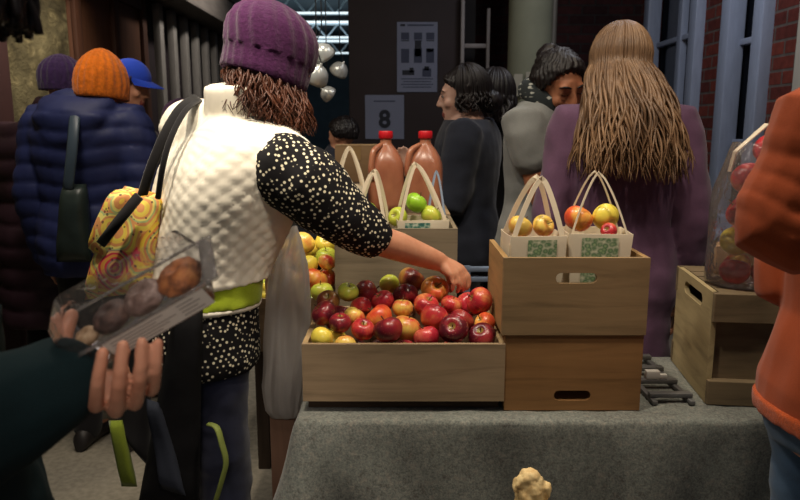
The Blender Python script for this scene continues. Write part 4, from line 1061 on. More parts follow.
def paisley(name):
    t = NT(name); co = t.coords(); v = t.add('ShaderNodeTexVoronoi'); v.inputs['Scale'].default_value = 13; n = t.noise(co, 9, 2)
    w = t.add('ShaderNodeVectorMath', operation='MULTIPLY_ADD'); cx = t.add('ShaderNodeCombineXYZ'); t.link(n, cx.inputs[0]); t.link(n, cx.inputs[2]); t.link(cx.outputs[0], w.inputs[0]); w.inputs[1].default_value = (.06, .06, .06); t.link(co, w.inputs[2])
    t.link(w.outputs[0], v.inputs['Vector'])
    rings = t.math('FRACT', t.math('MULTIPLY', v.outputs['Distance'], 2.6))
    a = t.ramp(rings, [(0, C(236, 190, 60)), (.16, C(206, 40, 74)), (.36, C(238, 222, 130)), (.52, C(110, 170, 140)), (.66, C(214, 60, 84)), (.86, C(232, 206, 70))], 'CONSTANT')
    b = t.ramp(v.outputs['Color'], [(.2, C(232, 198, 60)), (.42, C(238, 222, 110)), (.6, C(204, 44, 72)), (.8, C(110, 168, 140))], 'CONSTANT')
    fine = t.add('ShaderNodeTexVoronoi'); fine.inputs['Scale'].default_value = 62; t.link(co, fine.inputs['Vector'])
    c = t.mix(.42, a, b); c = t.mix(t.math('MULTIPLY', t.math('LESS_THAN', fine.outputs['Distance'], .22), .8), c, C(72, 44, 52)); t.color(c); t.set(.8); return t.m

# ================================================= the woman in the white quilted vest, reaching into the crate
W = Fig('person', 'woman in a purple knit hat and white quilted vest reaching into the apple crate', (-.545, 1.80), 52, 1.0, lean=(.125, .03, 0), w=.95, head=at(270, 75, 1.84), yaw=62, pitch=-22, roll=0,
        shoulders={'r': at(286, 172, 1.715), 'l': at(190, 132, 1.93)}, elbows={'r': at(370, 236, 1.80), 'l': at(196, 230, 1.95)}, wrists={'r': at(440, 262, 1.905), 'l': at(215, 300, 1.93)})
def reach_hand(bm):
    Y = 1.915; w = at(440, 262, 1.905)
    for p, r in [(at(462, 269, Y+.01), .016), (at(459, 271, Y-.012), .017), (at(455, 274, Y-.03), .016), (at(451, 275, Y-.045), .014)]: tube(bm, [w, w*.4+p*.6, p], [.022, .018, r*.78], 10)
    for pts, r in [([(462, 269, Y+.01), (468, 276, Y+.012), (469, 284, Y+.008), (467, 289, Y+.0)], .0088), ([(459, 271, Y-.012), (464, 279, Y-.014), (464, 286, Y-.012), (462, 291, Y-.01)], .0092),
                   ([(455, 274, Y-.03), (459, 282, Y-.034), (459, 288, Y-.03), (457, 292, Y-.025)], .0086), ([(451, 275, Y-.045), (453, 283, Y-.05), (453, 287, Y-.048), (452, 291, Y-.044)], .0074)]:
        tube(bm, [at(*p) for p in pts], [r, r*.98, r*.92, r*.75], 9, sub=2)
    tube(bm, [at(447, 268, Y-.02), at(450, 280, Y+.03), at(449, 286, Y+.03), at(451, 291, Y+.025)], [.014, .0115, .0100, .008], 9, sub=2)
W.body(S_FAIR, .0055, extra={'r': reach_hand})
M_VEST = plain('white_quilted_cloth', C(238, 232, 216), .75, .04, 12, bump=.1, bdist=.003)
def vest():
    bm = NB()
    def infl(z): return .040+.012*math.sin((z-1.05)*9)
    loft(bm, W.torso_rings(infl, 1.055, 1.46, dep=.018, n=36))
    for sd, q in (('l', -1), ('r', 1)):
        sh = W.sh[sd]; c = W.at_z(1.36)
        tube(bm, [c+W.r*(.04*q), c*.35+sh*.65+V((0, 0, .012)), c*.05+sh*.95+V((0, 0, .006))], [.11, .105, .092], 20)
    # stand collar round the neck
    c0 = W.at_z(1.43); c1 = at(238, 84, 1.815)
    tube(bm, [c0, c0*.45+c1*.55, c1], [.100, .090, .086], 24, round_ends=False)
    me = fuse(bm, .0075, 7)
    ax = V(W.r)
    def quilt(co, no):
        p = co-np.array(W.base); u = np.arctan2(p @ np.array(W.f), p @ np.array(W.r))*.185; z = co[:, 2]
        fade = np.clip((1.49-z)/.03, 0, 1); s_ = .038
        d = np.minimum(np.abs(np.sin(math.pi*(u+z)/s_)), np.abs(np.sin(math.pi*(u-z)/s_)))**.55
        return .0042*(d-.55)*fade+nz(co, 7, 4)*.010
    displace(me, quilt)
    o = link_mesh('quilted_vest', me, M_VEST, W.root)
    bm = NB(); c = W.sh['r']; ax_ = (W.el['r']-W.sh['r']).normalized()
    return o
vest()
# polka dot blouse: sleeve to below the elbow and the hem below the vest
M_DOT = dots('black_polka_dot', C(20, 19, 22), C(222, 214, 188), 86, .31)
bm = NB(); sh, el, wr = W.sh['r'], W.el['r'], W.wr['r']
tube(bm, [W.at_z(1.36), sh-(el-sh)*.02, sh*.62+el*.38, sh*.22+el*.78, el+(wr-el)*.03], [.085, .096, .090, .074, .060], 26, sub=3)
me = fuse(bm, .007, 4); displace(me, folds(.010, .004, 9, 22, 3, (1, 1, 1))); link_mesh('blouse_sleeve', me, M_DOT, W.root)
bm = NB(); tube(bm, [W.sh['l'], W.el['l'], W.wr['l']], [.075, .06, .05], 18, sub=2); me = fuse(bm, .01, 3); displace(me, folds()); link_mesh('blouse_sleeve', me, M_DOT, W.root)
bm = NB(); loft(bm, W.torso_rings(.020, .825, 1.075, flare=.05, n=36)); me = fuse(bm, .008, 3); displace(me, folds(.008, .003, 8, 18, 9)); link_mesh('blouse_hem', me, M_DOT, W.root)
M_LIME = fabric('lime_green_cloth', C(150, 168, 36), .2)
bm = NB(); loft(bm, W.torso_rings(.034, 1.0, 1.085, n=36)); me = fuse(bm, .008, 4); displace(me, folds(.008, .003, 8, 18, 2)); link_mesh('green_belt', me, M_LIME, W.root)
bm = NB(); loft(bm, W.torso_rings(.030, .988, 1.006, n=36)); me = fuse(bm, .007, 2); link_mesh('white_undershirt_hem', me, M_VEST, W.root)
W.trousers(M_JEAN, .014); W.shoes(M_SHOE)
W.cap_hair(H_AUB, vol=.90)
W.locks(H_AUB, 560, .125, spread=.030, rad=.0025, a0=-72, a1=62, seed=4, wave=.014, tip=.3, top=-.012, seg=4, vol=.84)
W.locks(H_AUB, 240, .055, spread=.014, rad=.0025, a0=-210, a1=-72, seed=8, wave=.010, tip=.3, top=-.012, seg=4, vol=.84)
W.beanie(knit('purple_knit', C(76, 33, 76), 130), z0=-.018, h=.198, r=(.097, .114), ribs=17, amp=.034, slouch=(-.004, -.018), band=.060, tilt=4, swirl=1.5,
         prof=[(0, .95), (.02, .99), (.28, 1.0), (.32, 1.03), (.5, 1.06), (.64, 1.03), (.76, .92), (.86, .74), (.93, .52), (.98, .26), (1.0, .08)])
# floral bag on her shoulder, black bag at her hip
M_FLOR = paisley('floral_print'); M_STRAPB = fabric('black_strap', C(22, 21, 24))
fl = thing('shoulder_bag', 'bright floral print shoulder bag hanging on a black strap behind the white vest', 'bag', at(122, 290, 1.68))
def pillow(bm, corners, th, n=14, mi=0):
    """soft slab spanned by four corners (tl, tr, br, bl), th thick at its middle"""
    tl, tr, br, bl = [V(c) for c in corners]; nn = (tr-tl).cross(bl-tl).normalized()
    for sgn in (1, -1):
        g = []
        for j in range(n+1):
            v = j/n; row = []
            for i in range(n+1):
                u = i/n; p = (tl*(1-u)+tr*u)*(1-v)+(bl*(1-u)+br*u)*v
                e = (max(0, 1-(2*u-1)**4)*max(0, 1-(2*v-1)**4))**.5
                row.append(bm.verts.new(p+nn*sgn*th/2*e+nn*noise.noise(p*14)*.008))
            g.append(row)
        for j in range(n):
            for i in range(n):
                f = bm.faces.new((g[j][i], g[j][i+1], g[j+1][i+1], g[j+1][i])); f.material_index = mi
    bmesh.ops.remove_doubles(bm, verts=bm.verts, dist=.0004)
yb = 1.70
bm = NB(); pillow(bm, (at(126, 186, yb+.04), at(161, 194, yb-.01), at(148, 292, yb-.03), at(84, 300, yb+.01)), .085); obj('bag_body', bm, M_FLOR, fl, angle=None)
bm = NB(); pillow(bm, (at(128, 188, yb+.03), at(140, 194, yb-.01), at(112, 262, yb-.02), at(96, 255, yb+.01)), .10); obj('bag_pocket', bm, M_FLOR, fl, angle=None)
bm = NB(); strip(bm, [at(139, 196, yb-.07), at(118, 222, yb-.072), at(101, 244, yb-.07)], (1, 0, .6), .022, .012); obj('dark_trim', bm, M_STRAPB, fl, angle=None)
bm = NB(); tube(bm, [at(142, 196, 1.69), at(152, 165, 1.68), at(166, 132, 1.70), at(181, 108, 1.76), at(196, 97, 1.86)], [(.012, .005)]*5, 10, side=(1, 0, .5), sub=4); obj('strap', bm, M_STRAPB, fl, angle=None)
bm = NB(); tube(bm, [at(158, 198, 1.675), at(163, 165, 1.655), at(172, 135, 1.68), at(186, 110, 1.75), at(200, 100, 1.86)], [(.007, .004)]*5, 10, side=(1, 0, .5), sub=4); obj('strap', bm, M_STRAPB, fl, angle=None)
M_LIMED = fabric('dull_lime_cloth', C(108, 122, 34), .2)
hb = thing('shoulder_bag', 'large black shoulder bag with lime green edging hanging beside the dark jeans', 'bag', at(172, 490, 1.62))
bm = NB(); pillow(bm, (at(176, 300, 1.61), at(203, 306, 1.63), at(199, 510, 1.60), at(138, 505, 1.56)), .13, 18); obj('bag_body', bm, fabric('black_bag_cloth', C(10, 10, 13), .3, sheen=0), hb, angle=None)
bm = NB(); pillow(bm, (at(146, 398, 1.535), at(160, 402, 1.53), at(186, 496, 1.52), at(160, 488, 1.52)), .03, 10); obj('side_pocket', bm, fabric('grey_blue_bag_cloth', C(36, 40, 50), .2, sheen=0), hb, angle=None)
bm = NB(); pillow(bm, (at(109, 420, 1.60), at(124, 420, 1.60), at(137, 487, 1.58), at(121, 487, 1.58)), .03, 10); obj('green_flap', bm, M_LIMED, hb, angle=None)
bm = NB(); pillow(bm, (at(120, 385, 1.63), at(150, 385, 1.62), at(152, 470, 1.60), at(126, 440, 1.60)), .04, 10); obj('dark_flap', bm, M_BLKF, hb, angle=None)
bm = NB(); tube(bm, [at(209, 424, 1.555), at(217, 428, 1.54), at(222, 444, 1.53), at(226, 462, 1.53), at(222, 480, 1.53), at(216, 500, 1.535)], [(.009, .004)]*6, 8, side=(1, 0, 0), sub=4); obj('green_strap', bm, plain('lime_edge', C(112, 124, 58), .7, .2, 30), hb, angle=None)
bm = NB(); tube(bm, [at(170, 322, 1.58), at(186, 290, 1.62), at(214, 286, 1.66)], [(.014, .005)]*3, 8, side=(0, 0, 1), sub=4); obj('strap', bm, M_STRAPB, hb, angle=None)

# ================================================= foreground left: teal coat, hand with the clear box of pastries
Fg = Fig('person', 'person in a dark teal coat at the left edge holding a clear box of pastries', (-.69, .79), 90, 1.02, lean=(.03, 0, 0), head=(-.522, .785, 1.668), yaw=-50, pitch=0,
         shoulders={'r': (-.66, .60, 1.40), 'l': (-.68, .93, 1.40)}, elbows={'r': (-.54, .665, 1.10), 'l': (-.68, .98, 1.12)}, wrists={'r': at(66, 378, .80), 'l': (-.66, 1.0, .90)})
HY = .80
def box_hand(bm):
    w = at(66, 378, HY)
    K = [at(97, 396, HY-.008), at(112, 400, HY-.002), at(127, 394, HY+.008), at(139, 384, HY+.02)]
    for k, r in zip(K, (.0155, .0160, .015, .0135)): tube(bm, [w-V((.01, 0, .003)), w*.5+k*.5-V((0, 0, .003)), k], [.025, .019, r*.78], 12)
    ball(bm, at(86, 378, HY+.004), (.026, .018, .022)); ball(bm, at(110, 385, HY+.012), (.026, .016, .020))
    F = [([(95, 396, -.008), (96, 406, -.036), (98, 382, -.066), (103, 352, -.068)], .0083), ([(112, 400, -.002), (116, 411, -.034), (119, 384, -.068), (123, 345, -.070)], .0087),
         ([(127, 394, .008), (135, 404, -.024), (140, 378, -.062), (142, 342, -.066)], .0082), ([(139, 384, .02), (152, 391, -.01), (156, 371, -.052), (158, 342, -.056)], .0070)]
    for pts, r in F: tube(bm, [at(p[0], p[1], HY+p[2]) for p in pts], [r, r*1.08, r*.96, r*.80], 12, sub=3)
    tube(bm, [at(77, 380, HY), at(64, 356, HY+.01), at(64, 335, HY+.03), at(72, 315, HY+.045)], [.019, .0125, .0112, .0088], 12, sub=3)
Fg.body(skin('hand_skin', C(196, 142, 116)), .0030, extra={'r': box_hand}, smooth=2)
M_TEAL = fabric('dark_teal_coat', C(12, 32, 36), .3, sheen=0); 
def coat_extra(bm): 
    loft(bm, Fg.torso_rings(lambda z: .035+.13*max(0, 1.15-z), .45, 1.2, dep=.03))
Fg.top('coat', M_TEAL, infl=.03, z0=.5, sr=(.085, .078, .056), voxel=.009, flare=.16, collar=.06, disp=folds(.014, .005, 9, 24, 6, (1, 1, 1)), extra=coat_extra)
bm = NB(); wv = Fg.wr['r']; ev = Fg.el['r']; dv = (wv-ev).normalized(); tube(bm, [wv-dv*.045, wv-dv*.012], [(.046, .046)]*2, 24, round_ends=True); obj('knit_cuff', bm, knit('teal_rib', C(16, 36, 40), 120), Fg.root, angle=None)
Fg.trousers(M_BLKF); Fg.shoes(M_SHOE)
Fg.cap_hair(H_BLK, vol=1.12); Fg.locks(H_BLK, 420, .118, spread=.010, rad=.0065, a0=-265, a1=85, seed=9, wave=.006, tip=.7)
# the clear box in that hand
e1 = V((.86, .10, .48)).normalized(); n0 = V((-.27, -.44, .85)); n0 = (n0-e1*n0.dot(e1)).normalized(); e2 = e1.cross(n0); 
if e2.y > 0: e2 = -e2        # e2 points to the viewer and down: the narrow labelled side
BC = at(134, 300, .826); L_, W_, H_ = .190, .096, .072
def bp(x, y, z): return BC+e1*x+e2*y+n0*z
cb = thing('pastry_box', 'clear plastic clamshell box of pastries with a paper label, held in the foreground hand', 'box', BC)
M_CLEAR = clear_plastic('clear_box_plastic', (.93, .93, .95, 1), .22, .03, .5, 40)
def shell(bm, z0, z1, grow0, grow1, lip=False):
    n = 8; rings = []
    def rr(g, z):
        out = []; a, b, r = L_/2+g, W_/2+g, .012
        for cx, cy, s0 in ((a-r, b-r, 0), (-a+r, b-r, 90), (-a+r, -b+r, 180), (a-r, -b+r, 270)):
            for k in range(5):
                t = math.radians(s0+22.5*k); out.append(bp(cx+r*math.cos(t), cy+r*math.sin(t), z))
        return out
    rings = [rr(grow0, z0)]+[rr(grow0+(grow1-grow0)*k/4, z0+(z1-z0)*k/4) for k in range(1, 5)]
    vs = loft(bm, rings, cap=False); bm.faces.new(vs[-1] if lip else list(reversed(vs[0])))
bm = NB(); shell(bm, -H_/2, 0, -.008, 0); obj('tray', bm, M_CLEAR, cb, angle=40)
bm = NB(); shell(bm, .001, H_/2, 0, -.008, True); lid = obj('lid', bm, M_CLEAR, cb, angle=40)
bm = NB()
for x0, y0, x1, y1 in [(-L_/2-.006, -W_/2-.004, L_/2+.006, -W_/2+.002), (-L_/2-.006, W_/2-.002, L_/2+.006, W_/2+.004), (L_/2-.002, -W_/2, L_/2+.016, W_/2), (-L_/2-.010, -W_/2, -L_/2+.002, W_/2)]:
    q = [bm.verts.new(bp(x, y, z)) for z in (-.001, .001) for x, y in ((x0, y0), (x1, y0), (x1, y1), (x0, y1))]
    for f in ((0, 1, 2, 3), (7, 6, 5, 4), (0, 4, 5, 1), (1, 5, 6, 2), (2, 6, 7, 3), (3, 7, 4, 0)): bm.faces.new([q[i] for i in f])
obj('rim', bm, clear_plastic('clear_rim_plastic', (.9, .9, .92, 1), .35, .10, .6, 60), cb, smooth=False)
bm = NB(); ly = W_/2+.0012
def quad(x0, x1, z0, z1, off, mi):
    q = [bm.verts.new(bp(x, ly+off+(-.0078+.0156*0)*abs(z)/(H_/2), z)) for x, z in ((x0, z0), (x1, z0), (x1, z1), (x0, z1))]; f = bm.faces.new(q); f.material_index = mi
quad(-.045, .088, -.033, -.002, .0006, 0)
for i in range(5): quad(-.038, .02+.012*(i % 3), -.029+.0050*i, -.0274+.0050*i, .0012, 1)
for i in range(4): quad(.050, .078-.006*(i % 2), -.028+.0060*i, -.0262+.0060*i, .0012, 1)
obj('paper_label', bm, [plain('label_paper', C(214, 206, 196), .7, .05, 9, bump=0), plain('label_ink', C(150, 140, 134), .7, .1, 9, bump=0)], cb, smooth=False)
def pastry(x, y, z, r, m, label, seed):
    bm = NB(); c = bp(x, y, z); Mx = Matrix((e1, e2, n0)).transposed(); n = 30; rings = []
    R0, r0 = r*.62, r*.40
    bmesh.ops.create_icosphere(bm, subdivisions=4, radius=1)
    for v in bm.verts:
        p = v.co.copy(); q = V((p.x*r, p.y*r, p.z*r*.62)); q.z -= .25*r*math.exp(-((p.x**2+p.y**2)/.12))*(1 if p.z > 0 else -1)
        q *= 1+.10*noise.noise(p*2.2+V((seed, 0, 0)))+.05*noise.noise(p*6+V((0, seed, 0))); v.co = c+Mx @ q
    tag(obj('pastry', bm, m, angle=None, loc=c), label, 'pastry', 'pastries in the clear box')
def bake(name, c1, c2, c3):
    t = NT(name); f = t.noise(t.coords(), 55, 5, .65); t.color(t.ramp(f, [(.35, c1), (.52, c2), (.68, c3)])); t.set(.7); t.bump(f, .5, .004); return t.m
pastry(.060, -.004, -.006, .029, bake('golden_crust', C(104, 58, 26), C(166, 98, 48), C(196, 132, 72)), 'golden brown pastry at the upper right end of the clear box', 1)
pastry(.010, -.006, -.007, .027, bake('sugared_crust', C(84, 62, 54), C(126, 102, 92), C(168, 150, 142)), 'greyish sugared pastry in the middle of the clear box', 2)
pastry(-.037, -.006, -.008, .025, bake('dark_crust', C(44, 30, 26), C(74, 52, 44), C(110, 84, 72)), 'dark brown pastry next to the thumb end of the clear box', 3)
pastry(-.074, .0, -.012, .016, bake('tan_crust', C(110, 84, 56), C(150, 122, 90), C(180, 156, 124)), 'small tan pastry at the lower left end of the clear box', 4)

# ================================================= right foreground: orange sweater
O = Fig('person', 'person in an orange sweater and blue jeans with a bent arm at the right edge', (.900, 1.325, 0)[:2], 84, 1.0, lean=(.015, 0, 0), head=(.955, 1.325, 1.63), yaw=84,
        shoulders={'r': at(838, 112, 1.19), 'l': (.895, 1.48, 1.40)}, elbows={'r': at(781, 227, 1.175), 'l': (.85, 1.475, 1.12)}, wrists={'r': at(900, 222, 1.10), 'l': (1.0, 1.42, 1.16)})
O.body(S_FAIR, .009)
M_OR = fabric('orange_knit_sweater', C(168, 76, 38), .10, 520, bump=.1)
def sweater_disp(co, no):
    e = np.array(O.el['r']+V((.05, 0, .045))); q = co-e; d = np.linalg.norm(q, axis=1)
    cr = (.5+.5*np.sin(q[:, 2]*150+q[:, 0]*70+nz(co, 12, 1)*2.5))**2*np.exp(-(d/.085)**2)
    return -.008*cr+nz(co*np.array([1, 1, .7]), 11, 2)*.007
O.top('sweater', M_OR, infl=.018, z0=.862, sr=(.086, .080, .066), voxel=.006, disp=sweater_disp, smooth=5, collar=.03)
bm = NB(); loft(bm, O.torso_rings(.026, .858, .892)); me = fuse(bm, .006, 3); link_mesh('sweater_hem', me, knit('orange_rib', C(190, 84, 36), 200), O.root)
O.trousers(M_BJEAN, .006); O.shoes(M_SHOE); O.cap_hair(H_DBR)

# ================================================= the long-haired woman in purple, from behind
P = Fig('person', 'woman with long brown hair and a purple coat seen from behind the tote bags', (.735, 2.33), 14, 1.05, head=at(619, 69, 2.33), yaw=6, pitch=-4, roll=2, w=.92)
P.body(S_FAIR, .012)
M_PUR = fabric('dusty_purple_coat', C(96, 68, 92), .2)
P.top('coat', M_PUR, infl=.028, z0=.64, sr=(.072, .064, .056), voxel=.011, flare=.05, collar=.05, disp=folds(.014, .005, 7, 18, 4))
P.trousers(M_BLKF); P.shoes(M_SHOE)
P.cap_hair(H_BRN, vol=.99)
P.locks(H_BRN, 640, .32, spread=.062, rad=.0046, a0=-222, a1=42, seed=12, wave=.018, vol=.97, tip=.2, seg=5, fall=lambda t: V((.02*t, -.085*math.sin(min(1, t*1.6)*1.57), 0)))

# ================================================= girl in the grey T-shirt with a patterned scarf
G = Fig('person', 'woman with tied-back dark hair, grey T-shirt and checked scarf looking down behind the counter', (.535, 2.78), 128, 1.06, w=.9, lean=(.02, -.03, 0), head=at(559, 88, 2.68), yaw=158, pitch=-20, roll=8, elbows={'r': (.535, 2.62, 1.17)}, wrists={'r': (.70, 2.60, 1.24)})
G.body(S_TAN, .007); G.eyes(H_BLK, True)
G.top('t_shirt', fabric('grey_jersey', C(132, 134, 132), .12), infl=.016, z0=.84, sleeve=.55, sr=(.074, .066, .06), voxel=.010, disp=folds())
t = NT('checked_scarf'); ck = t.add('ShaderNodeTexVoronoi'); ck.inputs['Scale'].default_value = 34; ck.distance = 'MANHATTAN'; ck.inputs['Randomness'].default_value = .5; t.link(t.coords((1, 1, 1.6)), ck.inputs['Vector'])
t.color(t.ramp(ck.outputs['Distance'], [(.35, C(176, 178, 170)), (.5, C(40, 46, 48))])); t.set(.95); M_SCARF = t.m
bm = NB(); c = G.at_z(1.43)
pts = [c+G.r*(.10*math.cos(a))+G.f*(.085*math.sin(a)+.015)+V((0, 0, .035-.045*math.sin(a))) for a in [2*math.pi*i/16 for i in range(17)]]
tube(bm, pts, [(.040, .03)]*17, 12, sub=2); tube(bm, [c+G.f*.10+G.r*-.04+V((0, 0, -.02)), c+G.f*.13+G.r*-.05+V((0, 0, -.14)), c+G.f*.12+G.r*-.05+V((0, 0, -.27))], [(.045, .018)]*3, 12, sub=3); tube(bm, [c+G.f*.10+G.r*.04+V((0, 0, -.02)), c+G.f*.13+G.r*.03+V((0, 0, -.12)), c+G.f*.12+G.r*.03+V((0, 0, -.24))], [(.045, .018)]*3, 12, sub=3)
me = fuse(bm, .009, 2); displace(me, folds(.01, .005, 12, 28)); link_mesh('scarf', me, M_SCARF, G.root)
G.trousers(M_JEAN); G.shoes(M_SHOE); G.cap_hair(H_BLK, vol=1.06)
bm = NB(); ball(bm, G.hp(.0, -.085, .095), (.045*G.k, .045*G.k, .04*G.k)); me = fuse(bm, .006, 2); displace(me, lambda c, n: nz(c, 40)*.008); link_mesh('hair_bun', me, H_BLK, G.root)

# ================================================= dark-haired woman in profile, and a person in black behind her
D = Fig('person', 'dark-haired woman in a navy jacket standing in profile beside the cider jugs', (.30, 3.12), -78, 1.02, head=at(463, 97, 3.1), yaw=-84, pitch=-6,
        elbows={'l': (.22, 2.93, 1.12)}, wrists={'l': (.10, 2.96, 1.24)})
D.body(S_PALE, .007); D.eyes(H_BLK)
D.top('jacket', fabric('dark_navy_jacket', C(38, 42, 54), .25), infl=.03, z0=.80, sr=(.078, .066, .054), voxel=.011, collar=.03, disp=folds(.012, .005))
D.trousers(M_BLKF); D.shoes(M_SHOE); D.cap_hair(H_BLK, vol=1.04); D.locks(H_BLK, 200, .075, spread=.008, rad=.004, a0=-200, a1=20, seed=3, tip=.4, vol=.98)
bm = NB(); ball(bm, D.hp(0, -.115, -.03), (.05, .05, .05)); me = fuse(bm, .007, 2); displace(me, lambda c, n: nz(c, 40)*.008); link_mesh('hair_bun', me, H_BLK, D.root)
K = Fig('person', 'person in black with black hair standing behind the woman in the navy jacket', (.47, 3.55), 10, 1.0, head=at(496, 98, 3.5), yaw=20)
K.body(S_FAIR, .012); K.top('coat', fabric('black_coat', C(24, 23, 26)), infl=.035, z0=.7, collar=.05, disp=folds()); K.trousers(M_BLKF); K.shoes(M_SHOE); K.cap_hair(H_BLK, vol=1.1); K.locks(H_BLK, 50, .12, spread=.02, rad=.012, seed=5)

# ================================================= left background group
B = Fig('person', 'person in a navy blue puffer jacket and orange knit hat seen from behind', (-1.33, 3.02), 4, 1.05, head=at(104, 86, 3.02), yaw=22, pitch=-6)
B.body(S_FAIR, .010)
M_BLUEP = plain('navy_puffer_nylon', C(38, 46, 92), .6, .2, 10, bump=.2, bdist=.01)
def hood(bm):
    c = B.at_z(1.42); tube(bm, [c-B.f*.06+V((0, 0, .05)), c-B.f*.15+V((0, 0, -.02)), c-B.f*.16+V((0, 0, -.10))], [(.16, .06), (.15, .055), (.10, .03)], 20, side=B.r)
B.top('puffer_jacket', M_BLUEP, infl=.055, z0=.78, sr=(.094, .084, .070), voxel=.011, collar=.08, disp=puff(.075, .009), extra=hood)
B.trousers(M_BLKF); B.shoes(M_SHOE)
B.beanie(knit('orange_knit', C(226, 118, 30), 60), z0=-.055, h=.20, r=(.094, .112), ribs=20, amp=.03, band=.03, prof=[(0, .95), (.02, 1.0), (.3, 1.02), (.5, .97), (.66, .86), (.8, .68), (.9, .48), (.97, .28), (1.0, .1)])
hg = thing('shoulder_bag', 'dark green leather shoulder bag on the navy puffer jacket', 'bag', at(74, 258, 2.80))
bm = NB(); pillow(bm, (at(63, 184, 2.80), at(86, 184, 2.80), at(92, 262, 2.78), at(56, 262, 2.78)), .10); obj('bag_body', bm, plain('dark_green_leather', C(44, 54, 50), .35, .25, 9, bump=.3, bdist=.01), hg, angle=None)
bm = NB(); tube(bm, [at(68, 188, 2.77), at(72, 150, 2.77), at(75, 116, 2.83), at(80, 104, 2.95)], [(.022, .006)]*4, 8, side=(1, 0, 0), sub=4); obj('strap', bm, plain('dark_leather_strap', C(66, 80, 92), .4, .15, 9), hg, angle=None)
Mr = Fig('person', 'person in a long dark maroon puffer coat and purple knit hat at the far left', (-1.70, 3.33), 10, 1.0, head=at(64, 84, 3.33), yaw=10)
Mr.body(S_FAIR, .012); M_MAR = plain('dark_maroon_nylon', C(46, 26, 36), .55, .25, 9, bump=.2, bdist=.01)
Mr.top('puffer_coat', M_MAR, infl=.05, z0=.50, sr=(.09, .08, .07), voxel=.013, flare=.05, collar=.07, disp=puff(.10, .018)); Mr.trousers(M_BLKF); Mr.shoes(M_SHOE)
Mr.beanie(knit('dark_purple_knit', C(62, 42, 82), 60), z0=-.03, h=.165, r=(.092, .110), ribs=18, amp=.035, band=.03)
Bc = Fig('person', 'person in a bright blue baseball cap behind the orange knit hat', (-1.40, 3.72), 95, .98, head=at(131, 86, 3.72), yaw=100, pitch=-20)
Bc.body(S_FAIR, .009); Bc.top('jacket', fabric('dark_brown_jacket', C(52, 40, 40)), infl=.03, z0=.75, collar=.04, disp=folds()); Bc.trousers(M_BLKF); Bc.shoes(M_SHOE); Bc.cap_hair(H_DBR, vol=1.0)
M_CAPB = fabric('bright_blue_cap', C(40, 72, 190), .12)
bm = NB(); rings = []
for k in range(9):
    t = math.pi/2*k/8; rings.append([Bc.hp(.087*math.cos(t)*math.cos(2*math.pi*i/36)*(1 if k < 8 else .2)+0, -.012+.108*math.cos(t)*math.sin(2*math.pi*i/36)*(1 if k < 8 else .2), .045+.095*math.sin(t)) for i in range(36)])
loft(bm, rings); hat = obj('baseball_cap', bm, M_CAPB, Bc.root, angle=60)
bm = NB(); g = [[], []]
for i in range(17):
    a = math.pi*(.12+.76*i/16); x = math.cos(a); y = math.sin(a)
    for j, (k, dz) in enumerate(((.98, .05), (1.0, .05))): pass
    g[0].append((Bc.hp(.087*x, -.012+.108*y, .052), Bc.hp(.082*x, -.012+.108*y+.085*y, .046-.028*(abs(x)**2))))
up = V((0, 0, .004)); vs = [[bm.verts.new(a), bm.verts.new(b), bm.verts.new(b+up), bm.verts.new(a+up)] for a, b in g[0]]
for a, b in zip(vs[:-1], vs[1:]):
    for i in range(4): bm.faces.new((a[i], b[i], b[(i+1) % 4], a[(i+1) % 4]))
bm.faces.new(list(reversed(vs[0]))); bm.faces.new(vs[-1]); obj('brim', bm, M_CAPB, hat, angle=40)
Lp = Fig('person', 'person in a plum knit hat half hidden behind the white vest collar', (-1.42, 4.55), 20, .97, head=at(183, 122, 4.55), yaw=20)
Lp.body(S_FAIR, .012); Lp.top('coat', fabric('plum_coat', C(60, 44, 60)), infl=.035, z0=.7, collar=.05, disp=folds()); Lp.trousers(M_BLKF); Lp.shoes(M_SHOE); Lp.beanie(knit('plum_knit', C(96, 62, 100), 60), z0=-.03, h=.185, r=(.112, .125), ribs=16, amp=.03, band=.03)
Lg = Fig('person', 'person in a dark grey jacket seen between the purple hat and the cardboard box', (-.42, 4.3), -30, .87, head=at(342, 136, 4.3), yaw=-60)
Lg.body(S_FAIR, .012); Lg.top('jacket', fabric('dark_grey_jacket', C(54, 56, 66)), infl=.035, z0=.7, collar=.05, disp=folds()); Lg.trousers(M_BLKF); Lg.shoes(M_SHOE); Lg.cap_hair(H_BLK, vol=1.1)
# ------------------------------------------------------------------ light
def spot(name, loc, to, power, col, angle=100, blend=.8, r=.12):
    d = bpy.data.lights.new(name, 'SPOT'); d.energy = power; d.color = col; d.spot_size = math.radians(angle); d.spot_blend = blend; d.shadow_soft_size = r
    o = bpy.data.objects.new(name, d); COL.objects.link(o); o.location = loc; o.rotation_euler = (V(to)-V(loc)).to_track_quat('-Z', 'Y').to_euler(); return o
def area(name, loc, to, power, col, size):
    d = bpy.data.lights.new(name, 'AREA'); d.energy = power; d.color = col; d.size = size
    o = bpy.data.objects.new(name, d); COL.objects.link(o); o.location = loc; o.rotation_euler = (V(to)-V(loc)).to_track_quat('-Z', 'Y').to_euler(); return o
WARM = (1, .86, .68)
spot('track_and_fill_lamp', (-.25, 1.15, 3.1), (-.10, 1.85, 1.0), 100, WARM, 62, .7, .06)
spot('track_and_fill_lamp', (-.75, .95, 3.1), (-.46, 1.82, 1.36), 150, WARM, 22, .8, .06)  # narrow spot added just to whiten the upper back of the vest
spot('track_and_fill_lamp', (.55, 1.25, 3.1), (.45, 1.8, 1.0), 65, WARM, 80, .8, .08)
spot('track_and_fill_lamp', (1.25, .7, 3.1), (.95, 1.5, 1.1), 45, WARM, 70, .8, .08)
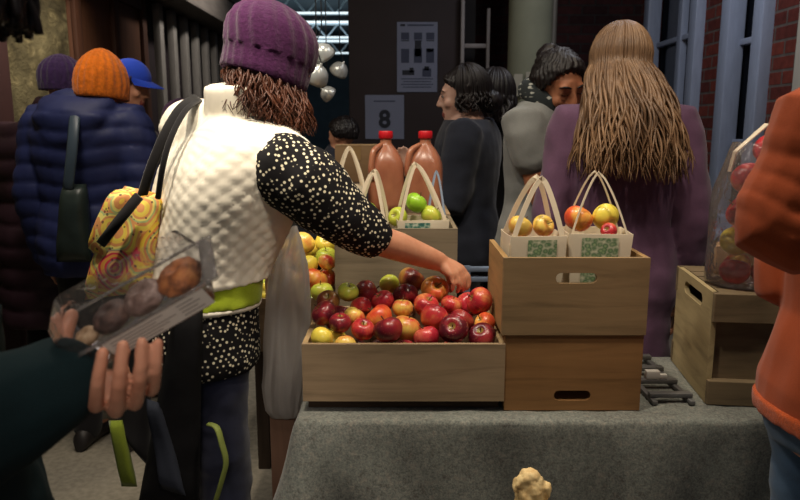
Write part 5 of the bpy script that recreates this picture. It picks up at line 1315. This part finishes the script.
spot('hand_fill', (.05, -.9, 1.95), (-.28, .80, 1.20), 42, (1, .86, .74), 17, .9, .1)  # added fill from the camera side for the hand and box label
spot('track_and_fill_lamp', (-.1, -.2, 2.6), (-.28, .80, 1.15), 35, (1, .86, .74), 30, .8, .1)  # second added fill, aimed at the foreground hand
area('left_back_fill', (-1.5, 2.6, 3.1), (-1.9, 3.7, 1.3), 10, (1, .88, .74), .6)  # added fill that lifts the dark left background, no fixture there
area('counter_lamp', (.7, 2.2, 3.15), (.7, 2.7, 1), 8, (1, .86, .68), .5)
area('window_side_lamp', (1.0, 3.3, 3.1), (1.9, 4.0, 1.6), 16, (.9, .92, 1), .6)  # added fill to bring out the right bricks and window frames
area('floor_fill', (-1.0, 1.9, 3.1), (-.95, 1.95, 0), 20, (1, .9, .76), .4)  # added light that brightens the floor at lower left
spot('steel_lamp_fill', (-.35, 2.9, 3.15), (-.35, 3.5, 1.7), 40, (1, .95, .85), 40, .8, .05)  # spot added so the hanging steel shades shine
spot('stone_wall_fill', (-1.0, 3.7, 3.1), (-2.1, 3.9, 2.0), 240, WARM, 70, .9, .1)  # added spot that makes the rough stone visible, not a fixture
spot('beam_fill', (-.9, 6.2, 3.2), (-2.0, 6.6, 2.3), 120, (1, .94, .86), 90, .9, .1)  # added spot lightening the left beam and slats
spot('plastic_bag_fill', (.1, 1.0, 2.1), (-.32, 1.98, .95), 34, WARM, 20, .9, .1)  # invented low fill for the cloudy bag that stands in shadow
area('hall_daylight', (-3, 22, 4.3), (-3, 24, 6), 160, (.8, .92, 1), 5)
w = bpy.data.worlds.new('world'); scene.world = w; w.use_nodes = True
w.node_tree.nodes['Background'].inputs[0].default_value = (.75, .82, 1, 1); w.node_tree.nodes['Background'].inputs[1].default_value = .07
scene.view_settings.view_transform = 'Standard'; scene.view_settings.look = 'None'; scene.view_settings.exposure = 0; scene.view_settings.gamma = 1
scene.cycles.use_denoising = True
scene.cycles.transparent_max_bounces = 16; scene.cycles.max_bounces = 8
